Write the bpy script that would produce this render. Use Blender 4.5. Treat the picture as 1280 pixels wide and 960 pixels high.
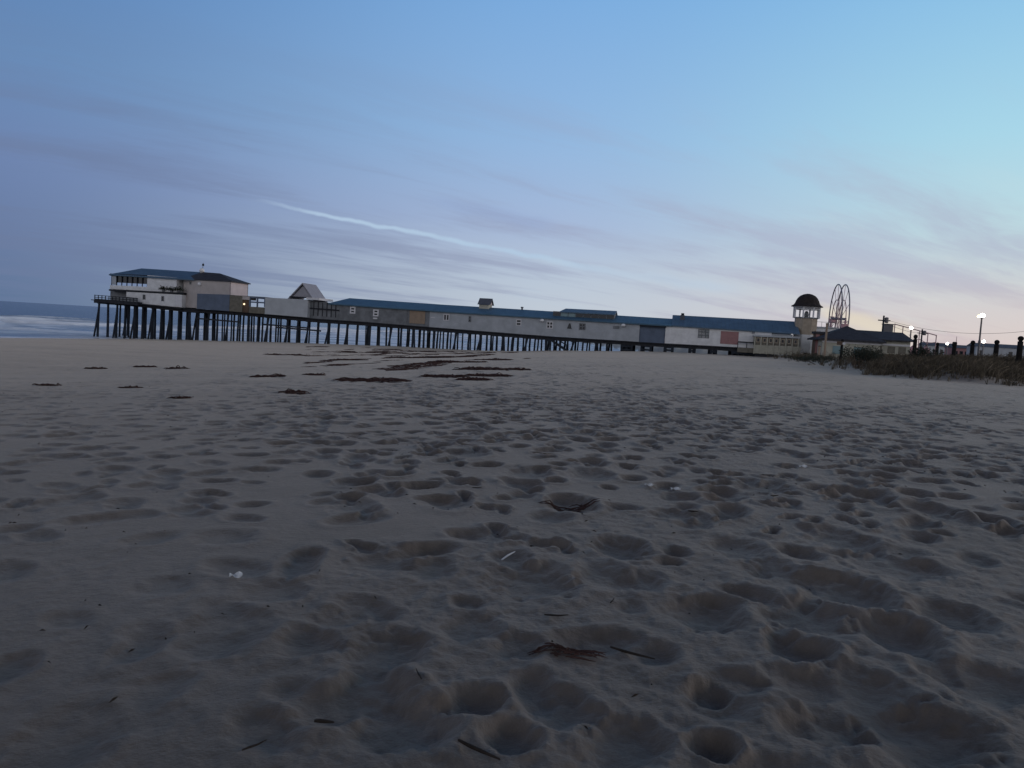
import bpy, math, random
import numpy as np
from mathutils import Matrix, Vector
R = math.radians
rng = np.random.default_rng(7)
random.seed(7)
for o in list(bpy.data.objects): bpy.data.objects.remove(o)
scene = bpy.context.scene
col = scene.collection

# ------------------------------------------------------------------ camera
EYE = 1.6
FPX = 960.0
PITCH, ROLL = math.atan(65.6/960), math.atan(0.060)
cam_d = bpy.data.cameras.new('camera'); cam = bpy.data.objects.new('camera', cam_d); col.objects.link(cam)
cam_d.sensor_width = 36; cam_d.sensor_fit = 'HORIZONTAL'; cam_d.lens = 27.0
cam_d.clip_start = 0.05; cam_d.clip_end = 60000
CM = Matrix.Translation((0, 0, EYE)) @ Matrix.Rotation(math.pi/2-PITCH, 4, 'X') @ Matrix.Rotation(ROLL, 4, 'Z')
cam.matrix_world = CM
scene.camera = cam
scene.render.resolution_x, scene.render.resolution_y = 1024, 768
scene.view_settings.view_transform = 'Standard'; scene.view_settings.look = 'None'
scene.view_settings.gamma = 1; scene.view_settings.exposure = 0.0
scene.view_settings.use_curve_mapping = False

def ray(px, py):
    """direction seen at a point of the photograph, used to survey real positions"""
    d = CM.to_3x3() @ Vector(((px-640)/FPX, -(py-480)/FPX, -1))
    return d.normalized()
def at_depth(px, py, Y):
    d = ray(px, py); k = Y/d.y
    return Vector((d.x*k, Y, EYE+d.z*k))
def lin(c):
    return tuple(((v/255)/12.92 if v/255 <= .04045 else ((v/255+.055)/1.055)**2.4) for v in c)

# ------------------------------------------------------------------ world: dusk sky
W = bpy.data.worlds.new('World'); scene.world = W; W.use_nodes = True
nt = W.node_tree; nt.nodes.clear()
class NG:
    def __init__(s, nt): s.nt = nt
    def n(s, t, **k):
        nd = s.nt.nodes.new(t)
        for a, v in k.items(): setattr(nd, a, v)
        return nd
    def set(s, sock, v):
        if isinstance(v, bpy.types.NodeSocket): s.nt.links.new(v, sock)
        else: sock.default_value = v
    def math(s, op, a, b=0.0, c=None, clamp=False):
        nd = s.n('ShaderNodeMath', operation=op, use_clamp=clamp)
        s.set(nd.inputs[0], a); s.set(nd.inputs[1], b)
        if c is not None: s.set(nd.inputs[2], c)
        return nd.outputs[0]
    def vmath(s, op, a, b=None):
        nd = s.n('ShaderNodeVectorMath', operation=op)
        s.set(nd.inputs[0], a)
        if b is not None: s.set(nd.inputs[1], b)
        return nd
    def smooth(s, v, a, b, lo=0.0, hi=1.0, kind='SMOOTHSTEP'):
        nd = s.n('ShaderNodeMapRange', interpolation_type=kind)
        s.set(nd.inputs['Value'], v); s.set(nd.inputs['From Min'], a); s.set(nd.inputs['From Max'], b)
        s.set(nd.inputs['To Min'], lo); s.set(nd.inputs['To Max'], hi)
        return nd.outputs[0]
    def ramp(s, fac, stops, interp='LINEAR'):
        nd = s.n('ShaderNodeValToRGB'); cr = nd.color_ramp; cr.interpolation = interp
        while len(cr.elements) < len(stops): cr.elements.new(0.5)
        for e, (p, c) in zip(cr.elements, stops):
            e.position = p; e.color = (*c, 1)
        s.set(nd.inputs[0], fac); return nd.outputs[0]
    def mix(s, f, a, b, mode='MIX'):
        nd = s.n('ShaderNodeMix', data_type='RGBA', blend_type=mode)
        s.set(nd.inputs[0], f)
        for sk, v in ((nd.inputs[6], a), (nd.inputs[7], b)):
            if isinstance(v, tuple) and len(v) == 3: v = (*v, 1)
            s.set(sk, v)
        return nd.outputs[2]
    def noise(s, vec, scale, detail=4, rough=.5, dist=0.0):
        nd = s.n('ShaderNodeTexNoise'); s.set(nd.inputs['Vector'], vec)
        nd.inputs['Scale'].default_value = scale; nd.inputs['Detail'].default_value = detail
        nd.inputs['Roughness'].default_value = rough; nd.inputs['Distortion'].default_value = dist
        return nd.outputs['Fac']
g = NG(nt)
tc = g.n('ShaderNodeTexCoord'); dirv = tc.outputs['Generated']
sep = g.n('ShaderNodeSeparateXYZ'); g.set(sep.inputs[0], dirv)
dx, dy, dz = sep.outputs
el = g.math('ARCSINE', dz); az = g.math('ARCTAN2', dx, dy)
ef = g.smooth(el, 0.0, R(60), kind='LINEAR')
def stops(lst): return [(e/60, lin(c)) for e, c in lst]
cL = g.ramp(ef, stops([(0, (92,114,148)), (4, (102,122,160)), (9, (108,131,174)), (15, (102,137,182)), (23, (88,130,184)), (34, (60,92,142)), (60, (34,52,88))]))
cC = g.ramp(ef, stops([(0, (196,204,212)), (4, (184,198,215)), (8, (164,184,216)), (14, (146,183,223)), (23, (124,172,222)), (34, (76,112,164)), (60, (36,56,94))]))
cR = g.ramp(ef, stops([(0, (218,202,196)), (3, (212,206,206)), (8, (190,217,224)), (14, (168,214,232)), (23, (138,192,230)), (34, (84,124,172)), (60, (38,60,98))]))
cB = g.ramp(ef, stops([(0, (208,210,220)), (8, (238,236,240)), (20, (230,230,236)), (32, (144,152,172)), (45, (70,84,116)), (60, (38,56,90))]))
c = g.mix(g.smooth(az, -.66, .10), cL, cC)
c = g.mix(g.smooth(az, .0, .62), c, cR)
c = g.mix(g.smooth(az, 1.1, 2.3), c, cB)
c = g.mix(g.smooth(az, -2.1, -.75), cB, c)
# cloud streaks on a high flat layer
def plane(d): return Vector((d.x/(d.z+.10), d.y/(d.z+.10)))
p0, p1 = plane(ray(330, 257)), plane(ray(760, 337))
sa = math.atan2((p1-p0).y, (p1-p0).x)
den = g.math('ADD', g.math('MAXIMUM', dz, 0.0), .10)
comb = g.n('ShaderNodeCombineXYZ'); g.set(comb.inputs[0], g.math('DIVIDE', dx, den)); g.set(comb.inputs[1], g.math('DIVIDE', dy, den))
mp = g.n('ShaderNodeMapping', vector_type='POINT'); g.set(mp.inputs[0], comb.outputs[0]); mp.inputs['Rotation'].default_value = (0, 0, -sa)
mp2 = g.n('ShaderNodeMapping'); g.set(mp2.inputs[0], mp.outputs[0]); mp2.inputs['Scale'].default_value = (.28, 1.0, 1)
n1 = g.noise(mp2.outputs[0], 1.25, 5, .55, .35)
n2 = g.noise(mp2.outputs[0], 4.2, 9, .66, .6)
low = g.math('MULTIPLY', g.smooth(el, R(21), R(7)), g.smooth(el, R(-1), R(1.5), .45, 1))
band = g.smooth(g.math('ADD', g.math('MULTIPLY', n1, .72), g.math('MULTIPLY', n2, .28)), .44, .62)
m_dark = g.math('MULTIPLY', g.math('MULTIPLY', band, low), .62)
cloudcol = g.mix(g.smooth(az, -.5, .45), lin((108,124,158)), lin((172,177,201)))
cloudcol = g.mix(g.smooth(el, R(7), R(1.5), 0, g.smooth(az, .05, .6)), cloudcol, lin((196,180,186)))
c = g.mix(m_dark, c, cloudcol)
n3 = g.noise(mp2.outputs[0], 2.1, 6, .58, .5)
m_light = g.math('MULTIPLY', g.math('MULTIPLY', g.smooth(n3, .55, .72), g.smooth(el, R(13), R(5))), g.smooth(az, -.45, .15, 0, .5))
c = g.mix(m_light, c, g.mix(g.smooth(az, .0, .5), lin((186,205,222)), lin((216,220,216))))
# contrail: a thin bright band along a great circle
def great(pa, pb, wdeg, col_, amount, c, seed):
    a, b = ray(*pa), ray(*pb)
    nrm = a.cross(b).normalized(); tan = (b-a).normalized(); mid = ((a+b)/2).normalized()
    L = (b-a).length/2
    dn = g.vmath('DOT_PRODUCT', dirv, tuple(nrm)).outputs['Value']
    dt = g.vmath('DOT_PRODUCT', dirv, tuple(tan)).outputs['Value']
    m0 = mid.dot(tan)
    tt = g.math('DIVIDE', g.math('SUBTRACT', dt, m0), L)            # -1..1 along
    wob = g.math('MULTIPLY', g.math('SUBTRACT', g.noise(dirv, 26+seed, 3), .5), R(.5))
    dist = g.math('ABSOLUTE', g.math('ADD', dn, wob))
    wv = g.smooth(tt, -1, 1, R(wdeg)*.7, R(wdeg)*1.25, 'LINEAR')
    core = g.smooth(g.math('DIVIDE', dist, wv), 1.0, .1)
    ends = g.math('MULTIPLY', g.smooth(tt, -1.0, -.55), g.smooth(tt, 1.05, .62))
    brk = g.smooth(g.noise(dirv, 19+seed, 4), .25, .5, .6, 1)
    f = g.math('MULTIPLY', g.math('MULTIPLY', core, ends), g.math('MULTIPLY', brk, amount))
    return g.mix(f, c, lin(col_))
c = great((300, 247), (790, 345), .27, (176,200,224), .9, c, 0)
c = great((640, 320), (940, 366), .55, (186,204,222), .55, c, 7)
c = great((520, 245), (700, 285), .8, (146,168,208), .30, c, 3)
c = great((1010, 383), (1150, 424), .95, (226,216,196), .8, c, 5)
# below the horizon: dull dark
c = g.mix(g.smooth(el, R(-.3), R(-4)), c, lin((70,74,84)))
sky = g.n('ShaderNodeTexSky', sky_type='NISHITA'); sky.sun_disc = False
SUN_AZ, SUN_EL = R(78), R(7)
sky.sun_elevation = R(-2.0); sky.sun_rotation = SUN_AZ
addn = g.mix(1.0, c, g.mix(1.0, sky.outputs[0], (.02, .02, .02), 'MULTIPLY'), 'ADD')
bg = g.n('ShaderNodeBackground'); g.set(bg.inputs[0], addn); bg.inputs[1].default_value = 1.0
out = g.n('ShaderNodeOutputWorld'); nt.links.new(bg.outputs[0], out.inputs[0])

sd = bpy.data.lights.new('sun', 'SUN'); sd.energy = .7; sd.angle = R(14); sd.color = (1, .80, .70)
sun = bpy.data.objects.new('sun', sd); col.objects.link(sun)
sv = Vector((math.sin(SUN_AZ)*math.cos(R(10)), math.cos(SUN_AZ)*math.cos(R(10)), math.sin(R(10))))
sun.rotation_euler = sv.to_track_quat('Z', 'Y').to_euler(); sun.location = (60, 60, 60)

# ------------------------------------------------------------------ materials
def material(name, base, rough=.8, var=.18, scale=3.0, spec=.3, metal=0.0, bump=0.0, bscale=40.0, siding=None, emit=None, ribs=None):
    m = bpy.data.materials.new(name); m.use_nodes = True
    q = NG(m.node_tree); b = m.node_tree.nodes['Principled BSDF']
    b.inputs['Roughness'].default_value = rough; b.inputs['Specular IOR Level'].default_value = spec
    b.inputs['Metallic'].default_value = metal
    t = q.n('ShaderNodeTexCoord').outputs['Object']
    f = q.noise(t, scale, 5, .6)
    lo = tuple(v*(1-var) for v in base); hi = tuple(min(1, v*(1+var)) for v in base)
    q.set(b.inputs['Base Color'], q.ramp(f, [(.3, lo), (.7, hi)]))
    h = None
    if bump: h = q.math('MULTIPLY', q.noise(t, bscale, 4, .6), bump)
    if siding:
        s_ = q.n('ShaderNodeSeparateXYZ'); q.set(s_.inputs[0], t)
        w = q.math('FRACT', q.math('DIVIDE', s_.outputs[2], siding))
        w = q.math('MULTIPLY', w, siding*.2)
        h = q.math('ADD', h, w) if h is not None else w
    if ribs:
        s_ = q.n('ShaderNodeSeparateXYZ'); q.set(s_.inputs[0], t)
        w = q.math('MULTIPLY', q.smooth(q.math('FRACT', q.math('DIVIDE', s_.outputs[0], ribs)), .9, .95), .04)
        h = q.math('ADD', h, w) if h is not None else w
    if h is not None:
        bn = q.n('ShaderNodeBump'); bn.inputs['Distance'].default_value = 1.0; q.set(bn.inputs['Height'], h)
        q.set(b.inputs['Normal'], bn.outputs[0])
    if emit:
        b.inputs['Emission Color'].default_value = (*emit[0], 1); b.inputs['Emission Strength'].default_value = emit[1]
    return m
M = {}
M['white'] = material('white_paint', (.74,.75,.76), .65, .12, 1.2, siding=.15)
M['trim'] = material('white_trim', (.60,.60,.62), .6, .08)
M['grey'] = material('grey_siding', (.41,.44,.475), .75, .14, .8, siding=.15)
M['dgrey'] = material('weathered_siding', (.185,.197,.212), .8, .3, .9, siding=.15)
M['bluegrey'] = material('blue_grey_wall', (.125,.16,.225), .75, .15, .8, siding=.15)
M['lgrey'] = material('pale_grey_wall', (.46,.49,.52), .75, .1, .7, siding=.2)
M['beige'] = material('beige_stucco', (.42,.385,.37), .8, .1, .9)
M['pink'] = material('pale_lit_stucco', (.52,.46,.46), .8, .08, .9)  # lighter lit copy of the beige stucco; also colours the cupola gable
M['tan'] = material('tan_shingle', (.37,.315,.25), .85, .15, 2.5, siding=.18)
M['blue_roof'] = material('blue_roofing', (.068,.135,.195), .55, .15, .7, ribs=.6, spec=.2)
M['slate_roof'] = material('slate_blue_roofing', (.085,.14,.20), .6, .14, .8, ribs=.6, spec=.2)
M['dark_roof'] = material('dark_shingle', (.05,.05,.057), .8, .3, 2.0, spec=.15)
M['grey_roof'] = material('grey_shingle', (.10,.11,.13), .8, .15, 2.0, spec=.2)
M['dome'] = material('dome_shingle', (.034,.028,.027), .85, .3, 3.0, spec=.12)
M['pale_shingle'] = material('pale_shingle', (.30,.30,.33), .8, .12, 2.0)
M['pile'] = material('pile_timber', (.026,.032,.043), .85, .4, 1.5, spec=.15)
M['beam'] = material('beam_timber', (.028,.03,.036), .85, .3, 1.5, spec=.15)
M['glass'] = material('dark_glass', (.012,.014,.018), .12, .1, 1, spec=.5)
M['gglass'] = material('green_glass', (.16,.25,.27), .25, .1, 1, spec=.5)
M['red'] = material('faded_red_board', (.31,.17,.17), .8, .12, 2)
M['tan_board'] = material('tan_board', (.28,.215,.16), .85, .15, 2)
M['yellow'] = material('cream_yellow_wall', (.44,.43,.36), .8, .12, 1, siding=.2)
M['olive'] = material('greyish_wood', (.15,.14,.115), .85, .25, 2)
M['brown'] = material('brown_wood', (.11,.075,.055), .85, .3, 2)
M['post'] = material('weathered_post', (.014,.013,.013), .9, .4, 6, spec=.1)
M['steel'] = material('galvanised_steel', (.12,.12,.13), .5, .1, 3, metal=.3)
M['rim'] = material('painted_steel_rim', (.17,.175,.21), .5, .1, 3)
M['gondola'] = material('pink_gondola', (.50,.30,.31), .5, .2, 1.0)
M['ridered'] = material('red_steel', (.38,.25,.26), .5, .2, 1.0)
M['lamp'] = material('lamp_glow', (.8,.8,.8), emit=((1, .95, .86), 22))
M['lamp_y'] = material('yellow_lamp_glow', (.8,.8,.5), emit=((1, .85, .35), 5))
M['bulb'] = material('wall_lamp_glow', (.8,.7,.5), emit=((1, .8, .5), 2.0))
M['fixture'] = material('white_fixture', (.7,.7,.7), .4)
M['wire'] = material('black_wire', (.05,.05,.06), .7)
M['leafdark'] = material('shrub_leaf', (.030,.034,.022), .8, .35, 4, spec=.15)
M['litter'] = material('white_litter', (.55,.57,.58), .5, .05)
M['stick'] = material('driftwood', (.030,.024,.020), .9, .4, 20, spec=.1)
M['weed'] = material('seaweed', (.050,.026,.021), .75, .5, 8, spec=.2)

# ------------------------------------------------------------------ mesh helpers
class MB:
    def __init__(s): s.v = []; s.f = []; s.smooth = False
    def add(s, vs, fs):
        o = len(s.v); s.v += [tuple(v) for v in vs]; s.f += [tuple(i+o for i in f) for f in fs]; return s
    def box(s, x0, x1, y0, y1, z0, z1): return s.sbox(x0, z0, z1, x1, z0, z1, y0, y1)
    def sbox(s, aL, zL0, zL1, aR, zR0, zR1, d0, d1):
        return s.loft([(aL,d0,zL0),(aL,d1,zL0),(aL,d1,zL1),(aL,d0,zL1)], [(aR,d0,zR0),(aR,d1,zR0),(aR,d1,zR1),(aR,d0,zR1)])
    def loft(s, A, B):
        n = len(A)
        fs = [tuple(range(n-1, -1, -1)), tuple(range(n, 2*n))] + [(i, (i+1) % n, (i+1) % n+n, i+n) for i in range(n)]
        return s.add(list(A)+list(B), fs)
    def tube(s, pts, rad, n=8, cap=True):
        pts = [Vector(p) for p in pts]
        if not hasattr(rad, '__len__'): rad = [rad]*len(pts)
        o = len(s.v); ref = None
        for i, p in enumerate(pts):
            t = (pts[min(i+1, len(pts)-1)]-pts[max(i-1, 0)]).normalized()
            if ref is None: ref = Vector((1,0,0)) if abs(t.x) < .8 else Vector((0,1,0))
            u = (ref-t*ref.dot(t)).normalized(); w = t.cross(u); ref = u
            for k in range(n):
                a = 2*math.pi*k/n; s.v.append(tuple(p+(u*math.cos(a)+w*math.sin(a))*rad[i]))
        for i in range(len(pts)-1):
            for k in range(n):
                s.f.append((o+i*n+k, o+i*n+(k+1) % n, o+(i+1)*n+(k+1) % n, o+(i+1)*n+k))
        if cap:
            s.f.append(tuple(o+k for k in range(n-1, -1, -1))); e = o+(len(pts)-1)*n
            s.f.append(tuple(e+k for k in range(n)))
        return s
    def lathe(s, c, prof, n=16, rot=0.0):
        o = len(s.v)
        for r, z in prof:
            for k in range(n):
                a = 2*math.pi*k/n+rot; s.v.append((c[0]+r*math.cos(a), c[1]+r*math.sin(a), c[2]+z))
        for i in range(len(prof)-1):
            for k in range(n):
                s.f.append((o+i*n+k, o+i*n+(k+1) % n, o+(i+1)*n+(k+1) % n, o+(i+1)*n+k))
        s.f.append(tuple(o+k for k in range(n-1, -1, -1))); e = o+(len(prof)-1)*n
        s.f.append(tuple(e+k for k in range(n)))
        return s
    def build(s, name, m, parent=None, origin=(0,0,0), smooth=False):
        me = bpy.data.meshes.new(name)
        ox, oy, oz = origin
        me.from_pydata([(x-ox, y-oy, z-oz) for x, y, z in s.v], [], s.f)
        me.materials.append(m)
        if smooth: me.polygons.foreach_set('use_smooth', [True]*len(me.polygons))
        me.update()
        o = bpy.data.objects.new(name, me); col.objects.link(o)
        if parent: o.parent = parent
        return o
def tag(o, label=None, cat=None, group=None, kind=None):
    if label: o['label'] = label
    if cat: o['category'] = cat
    if group: o['group'] = group
    if kind: o['kind'] = kind
    return o
def empty(name, loc, rz, label, cat, group=None):
    o = bpy.data.objects.new(name, None); col.objects.link(o); o.empty_display_size = .3
    o.location = loc; o.rotation_euler = (0, 0, rz)
    return tag(o, label, cat, group)
def fast_mesh(name, V, F, m, attrs=None, smooth=True):
    me = bpy.data.meshes.new(name); nv, nf = len(V), len(F); k = F.shape[1]
    me.vertices.add(nv); me.vertices.foreach_set('co', V.astype(np.float32).ravel())
    me.loops.add(nf*k); me.loops.foreach_set('vertex_index', F.astype(np.int32).ravel())
    me.polygons.add(nf); me.polygons.foreach_set('loop_start', np.arange(0, nf*k, k, dtype=np.int32))
    me.polygons.foreach_set('use_smooth', np.full(nf, smooth))
    me.update(calc_edges=True)
    if attrs:
        for nm, a in attrs.items():
            at = me.attributes.new(nm, 'FLOAT', 'POINT'); at.data.foreach_set('value', a.astype(np.float32))
    me.materials.append(m)
    o = bpy.data.objects.new(name, me); col.objects.link(o); return o

# ------------------------------------------------------------------ terrain
TH = R(12); CT, ST = math.cos(TH), math.sin(TH)
SEA = -3.65
def hash2(ix, iy, seed):
    h = (ix.astype(np.int64)*374761393+iy.astype(np.int64)*668265263+seed*982451653) & 0xffffffff
    h = ((h ^ (h >> 13))*1274126177) & 0xffffffff
    h = (h ^ (h >> 16)) & 0xffffffff
    return h/4294967295.0
def vnoise(x, y, seed=0):
    ix, iy = np.floor(x), np.floor(y); fx, fy = x-ix, y-iy
    fx = fx*fx*fx*(fx*(fx*6-15)+10); fy = fy*fy*fy*(fy*(fy*6-15)+10)
    a, b = hash2(ix, iy, seed), hash2(ix+1, iy, seed); c_, d = hash2(ix, iy+1, seed), hash2(ix+1, iy+1, seed)
    return (a*(1-fx)+b*fx)*(1-fy)+(c_*(1-fx)+d*fx)*fy*1.0-.5
def fbm(x, y, octs, seed=0, gain=.5):
    s, a = 0, 1.0
    for i in range(octs):
        c_, q = math.cos(.7*i+.3), math.sin(.7*i+.3)
        s = s+a*vnoise((x*c_-y*q)*2**i, (x*q+y*c_)*2**i, seed+i); a *= gain
    return s
DUNE = [(36,112),(33,98),(29,76),(23.5,57),(24,49),(30,46.5),(37,50),(60,50),(200,30),(6000,-200),(6000,9000),(900,3000),(90,330),(46,170),(40,122)]
def dune_sd(X, Y):
    """positive inside the dune, metres from its foot"""
    inside = np.zeros(X.shape, bool); dm = np.full(X.shape, 1e9)
    n = len(DUNE)
    for i in range(n):
        (x0, y0), (x1, y1) = DUNE[i], DUNE[(i+1) % n]
        ex, ey = x1-x0, y1-y0
        t = np.clip(((X-x0)*ex+(Y-y0)*ey)/(ex*ex+ey*ey), 0, 1)
        dm = np.minimum(dm, np.hypot(X-x0-t*ex, Y-y0-t*ey))
        cond = ((y0 > Y) != (y1 > Y))
        with np.errstate(divide='ignore', invalid='ignore'):
            xc = (x1-x0)*(Y-y0)/((y1-y0) if y1 != y0 else 1e-9)+x0
        inside ^= cond & (X < xc)
    return np.where(inside, dm, -dm)
def seaward(X, Y): return -X*CT+Y*ST+np.clip(X*ST+(Y-118)*CT+2.5, 0, 140)*1.1*np.clip((52-X)/10, 0, 1)
def base_z(X, Y):
    s = seaward(X, Y)
    sp = 5*np.logaddexp(0, s/5)-5*math.log(2)
    z = -.04*sp-.55*np.exp(-((s-30)/16)**2)
    far = np.clip((-s-30)/200, 0, 1)
    sd_ = dune_sd(X, Y)+1.6*fbm(X/5, Y/5, 3, 40)
    k = np.clip((sd_+1)/7, 0, 1); k = k*k*(3-2*k)
    azr_ = np.clip((np.arctan2(X, np.maximum(Y, 1e-3))-R(24.5))/R(7), 0, 1)
    z = z+k*(.45+.50*azr_*azr_*(3-2*azr_)+.5*fbm(X/7, Y/7, 3, 50))
    z = z+.10*fbm(X/9, Y/6, 3, 60)*np.clip(np.hypot(X, Y)/25, .25, 1)
    return np.maximum(z, -9)
def base_z1(x, y): return float(base_z(np.array([float(x)]), np.array([float(y)]))[0])

# footprints stamped into height rasters (metres on the ground)
NX0, NX1, NY0, NY1, NR = -17., 17., -1., 25., .02
MX0, MX1, MY0, MY1, MR = -70., 55., -1., 115., .06
near = np.zeros((int((NY1-NY0)/NR), int((NX1-NX0)/NR)), np.float32)
midr = np.zeros((int((MY1-MY0)/MR), int((MX1-MX0)/MR)), np.float32)
prints = []
def add_print(x, y, a, fresh):
    if 0 < y < 6.5 and rng.random() < .55: return
    if fresh: prints.append((x, y, a, rng.uniform(.14, .17), rng.uniform(.06, .085), rng.uniform(.05, .085), .26))
    else:
        w = rng.uniform(.07, .15)
        prints.append((x, y, a, w*rng.uniform(1.15, 1.7), w, rng.uniform(.05, .10)*w/.13, .17))
for _ in range(330):                                   # walkers crossing the beach
    x, y = rng.uniform(-60, 50), rng.uniform(0, 120)
    if rng.random() < .35: x, y = rng.uniform(-9, 12), rng.uniform(1, 22)
    a = rng.normal(R(75), R(40)) if rng.random() < .6 else rng.uniform(0, 2*math.pi)
    fresh = rng.random() < .4
    for i in range(int(rng.integers(10, 46))):
        a += rng.normal(0, .06)
        x += .62*math.cos(a); y += .62*math.sin(a)
        sd_ = (.13 if i % 2 else -.13)
        add_print(x-math.sin(a)*sd_+rng.normal(0, .05), y+math.cos(a)*sd_+rng.normal(0, .05), a+rng.normal(0, .15), fresh)
for _ in range(1900): add_print(rng.uniform(-16, 16), rng.uniform(.5, 25), rng.uniform(0, 6.28), False)
for _ in range(7500): add_print(rng.uniform(-70, 50), rng.uniform(20, 110), rng.uniform(0, 6.28), False)
def flat_hit(px, py):
    r = ray(px, py); k = -EYE/r.z; return r.x*k, r.y*k
for px, py, w_, h_, dp in ((776,681,50,20,.09),(666,716,84,34,.08),(470,690,80,30,.06),(535,700,48,22,.05),(1060,742,70,34,.10),(1110,708,80,28,.06),(880,764,66,34,.08),
        (1000,812,56,28,.10),(886,860,38,22,.12),(893,930,46,24,.12),(1120,795,66,36,.13),(1190,775,60,30,.07),(1052,676,52,22,.06),(968,715,60,26,.06),(1005,770,74,36,.07),
        (1195,655,50,14,.06),(1160,640,44,12,.06),(920,684,52,20,.05),(480,805,80,44,.08),(590,775,60,30,.05),(648,800,50,26,.05),(500,890,100,60,.09),(595,868,60,30,.10),
        (690,640,40,10,.05),(716,624,44,16,.08),(755,715,60,24,.06),(800,722,50,20,.06),(375,692,40,28,.08),(340,725,70,24,.05),(200,714,60,20,.05),(175,790,44,34,.07),
        (280,655,70,14,.05),(200,840,60,36,.05),(60,915,110,70,.08),(120,880,150,40,.04),(10,810,50,34,.08),(280,770,90,40,.04),(660,585,44,10,.05),(740,590,40,9,.05),
        (585,560,40,9,.05),(440,622,44,12,.05),(560,620,44,12,.06),(605,660,60,14,.05),(1060,870,120,60,.08),(1150,920,130,60,.10),(1030,905,80,40,.09),(700,880,70,40,.06),
        (780,920,80,50,.07),(840,640,36,9,.05),(950,610,50,12,.06),(1080,620,44,10,.05),(640,690,40,14,.05),(1235,860,90,40,.06),(990,850,80,26,.05),(420,760,50,24,.06),
        (640,912,56,30,.08),(920,850,70,24,.05),(385,790,70,26,.06)):
    x, y = flat_hit(px, py); xl, _ = flat_hit(px-w_/2, py); xr, _ = flat_hit(px+w_/2, py); _, y0 = flat_hit(px, py+h_/2); _, y1 = flat_hit(px, py-h_/2)
    prints.append((x, y, 0.0+.0, abs(xr-xl)/2*1.15, min(abs(y1-y0)/2, .5)*1.15, dp*1.1, .23))
def stamp(ras, x0, y0, res, pr):
    px_, py_, a, L, Wd, dp, rim = pr
    rad = max(L, Wd)*2.3
    i0, i1 = int((px_-rad-x0)/res), int((px_+rad-x0)/res)+1
    j0, j1 = int((py_-rad-y0)/res), int((py_+rad-y0)/res)+1
    if i0 < 0 or j0 < 0 or i1 >= ras.shape[1] or j1 >= ras.shape[0]: return
    X = x0+np.arange(i0, i1)*res-px_; Y = y0+np.arange(j0, j1)*res-py_
    X, Y = np.meshgrid(X, Y)
    u = X*math.cos(a)+Y*math.sin(a); v = -X*math.sin(a)+Y*math.cos(a)
    kz = 1.7 if rim > .225 else 1.0
    nz = kz*(.20*vnoise((X+px_)*9, (Y+py_)*9, 3)+.16*vnoise((X+px_)*23, (Y+py_)*23, 4))
    if rim > .25: Wd = Wd*(1.05+.18*np.clip(u/L, -1, 1)-.38*np.exp(-((u/L+.2)/.28)**2))
    r = np.sqrt((u/L)**2+(v/Wd)**2)+nz
    r = np.maximum(r, 0)
    hole = -dp*np.exp(-(r**2)**2.1)
    lift = rim*dp*np.exp(-((r-1.42)/.38)**2)*(1+.6*np.cos(np.arctan2(v, u)-a*3))
    cur = ras[j0:j1, i0:i1]
    inner = np.exp(-(r**2)**2)*.55                      # a new print wipes part of what was there
    ras[j0:j1, i0:i1] = cur*(1-inner)+hole+lift
for p in prints:
    if NX0+1 < p[0] < NX1-1 and NY0+1 < p[1] < NY1-1: stamp(near, NX0, NY0, NR, p)
    stamp(midr, MX0, MY0, MR, p)
def sample(ras, x0, y0, res, X, Y):
    fx = np.clip((X-x0)/res, 0, ras.shape[1]-2); fy = np.clip((Y-y0)/res, 0, ras.shape[0]-2)
    ix, iy = fx.astype(int), fy.astype(int); fx, fy = fx-ix, fy-iy
    return (ras[iy, ix]*(1-fx)+ras[iy, ix+1]*fx)*(1-fy)+(ras[iy+1, ix]*(1-fx)+ras[iy+1, ix+1]*fx)*fy
def sand_detail(X, Y):
    d = np.hypot(X, Y)
    en = np.clip(np.minimum(np.minimum(X-NX0, NX1-X), np.minimum(Y-NY0, NY1-Y))/2-.5, 0, 1)
    em = np.clip(np.minimum(np.minimum(X-MX0, MX1-X), np.minimum(Y-MY0, MY1-Y))/5-.2, 0, 1)
    h = sample(near, NX0, NY0, NR, X, Y)*en+sample(midr, MX0, MY0, MR, X, Y)*(1-en)*em
    fade = np.clip(1-(d-60)/60, .25, 1)
    s = seaward(X, Y); wet = np.clip((88-s)/25, 0, 1)
    nearw = np.clip(1-d/40, 0, 1)
    h = .16*np.tanh(h/.16)
    churn = np.clip(fbm(X/3.1, Y/3.1, 2, 90)*2.2+.45, 0, 1)       # crusty broken patches
    rid = np.abs(fbm(X*3.6, Y*3.6, 3, 12))
    h = h+.030*fbm(X/1.6, Y/1.6, 3, 70)+.020*churn*(.25-rid)*nearw+.020*nearw*churn*fbm(X*9, Y*9, 4, 80, .62)
    calm = .5+.5*np.clip((X/np.maximum(Y, 2)+.42)/.34, 0, 1)
    return h*fade*wet*calm*(.62+.22*np.clip((d-3)/5, 0, 1)-.22*np.clip((d-10)/12, 0, 1))
def ground_z(x, y):
    X, Y = np.array([float(x)]), np.array([float(y)])
    return float((base_z(X, Y)+sand_detail(X, Y))[0])
ang = np.concatenate([np.arange(-180, -60, 3.), np.arange(-60, -40, .5), np.arange(-40, 40, .09), np.arange(40, 60, .5), np.arange(60, 180, 3.)])
ang = np.radians(ang)
rr = np.concatenate([[.15, .4, .7], np.geomspace(1.0, 9, 470), np.geomspace(9.04, 150, 560)[0:], np.geomspace(156, 40000, 70)])
A_, R_ = np.meshgrid(ang, rr)
GX, GY = R_*np.sin(A_), R_*np.cos(A_)
GZ = base_z(GX, GY)
sel = R_ < 140
GZ[sel] += sand_detail(GX[sel], GY[sel])
nr_, na_ = GX.shape
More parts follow.
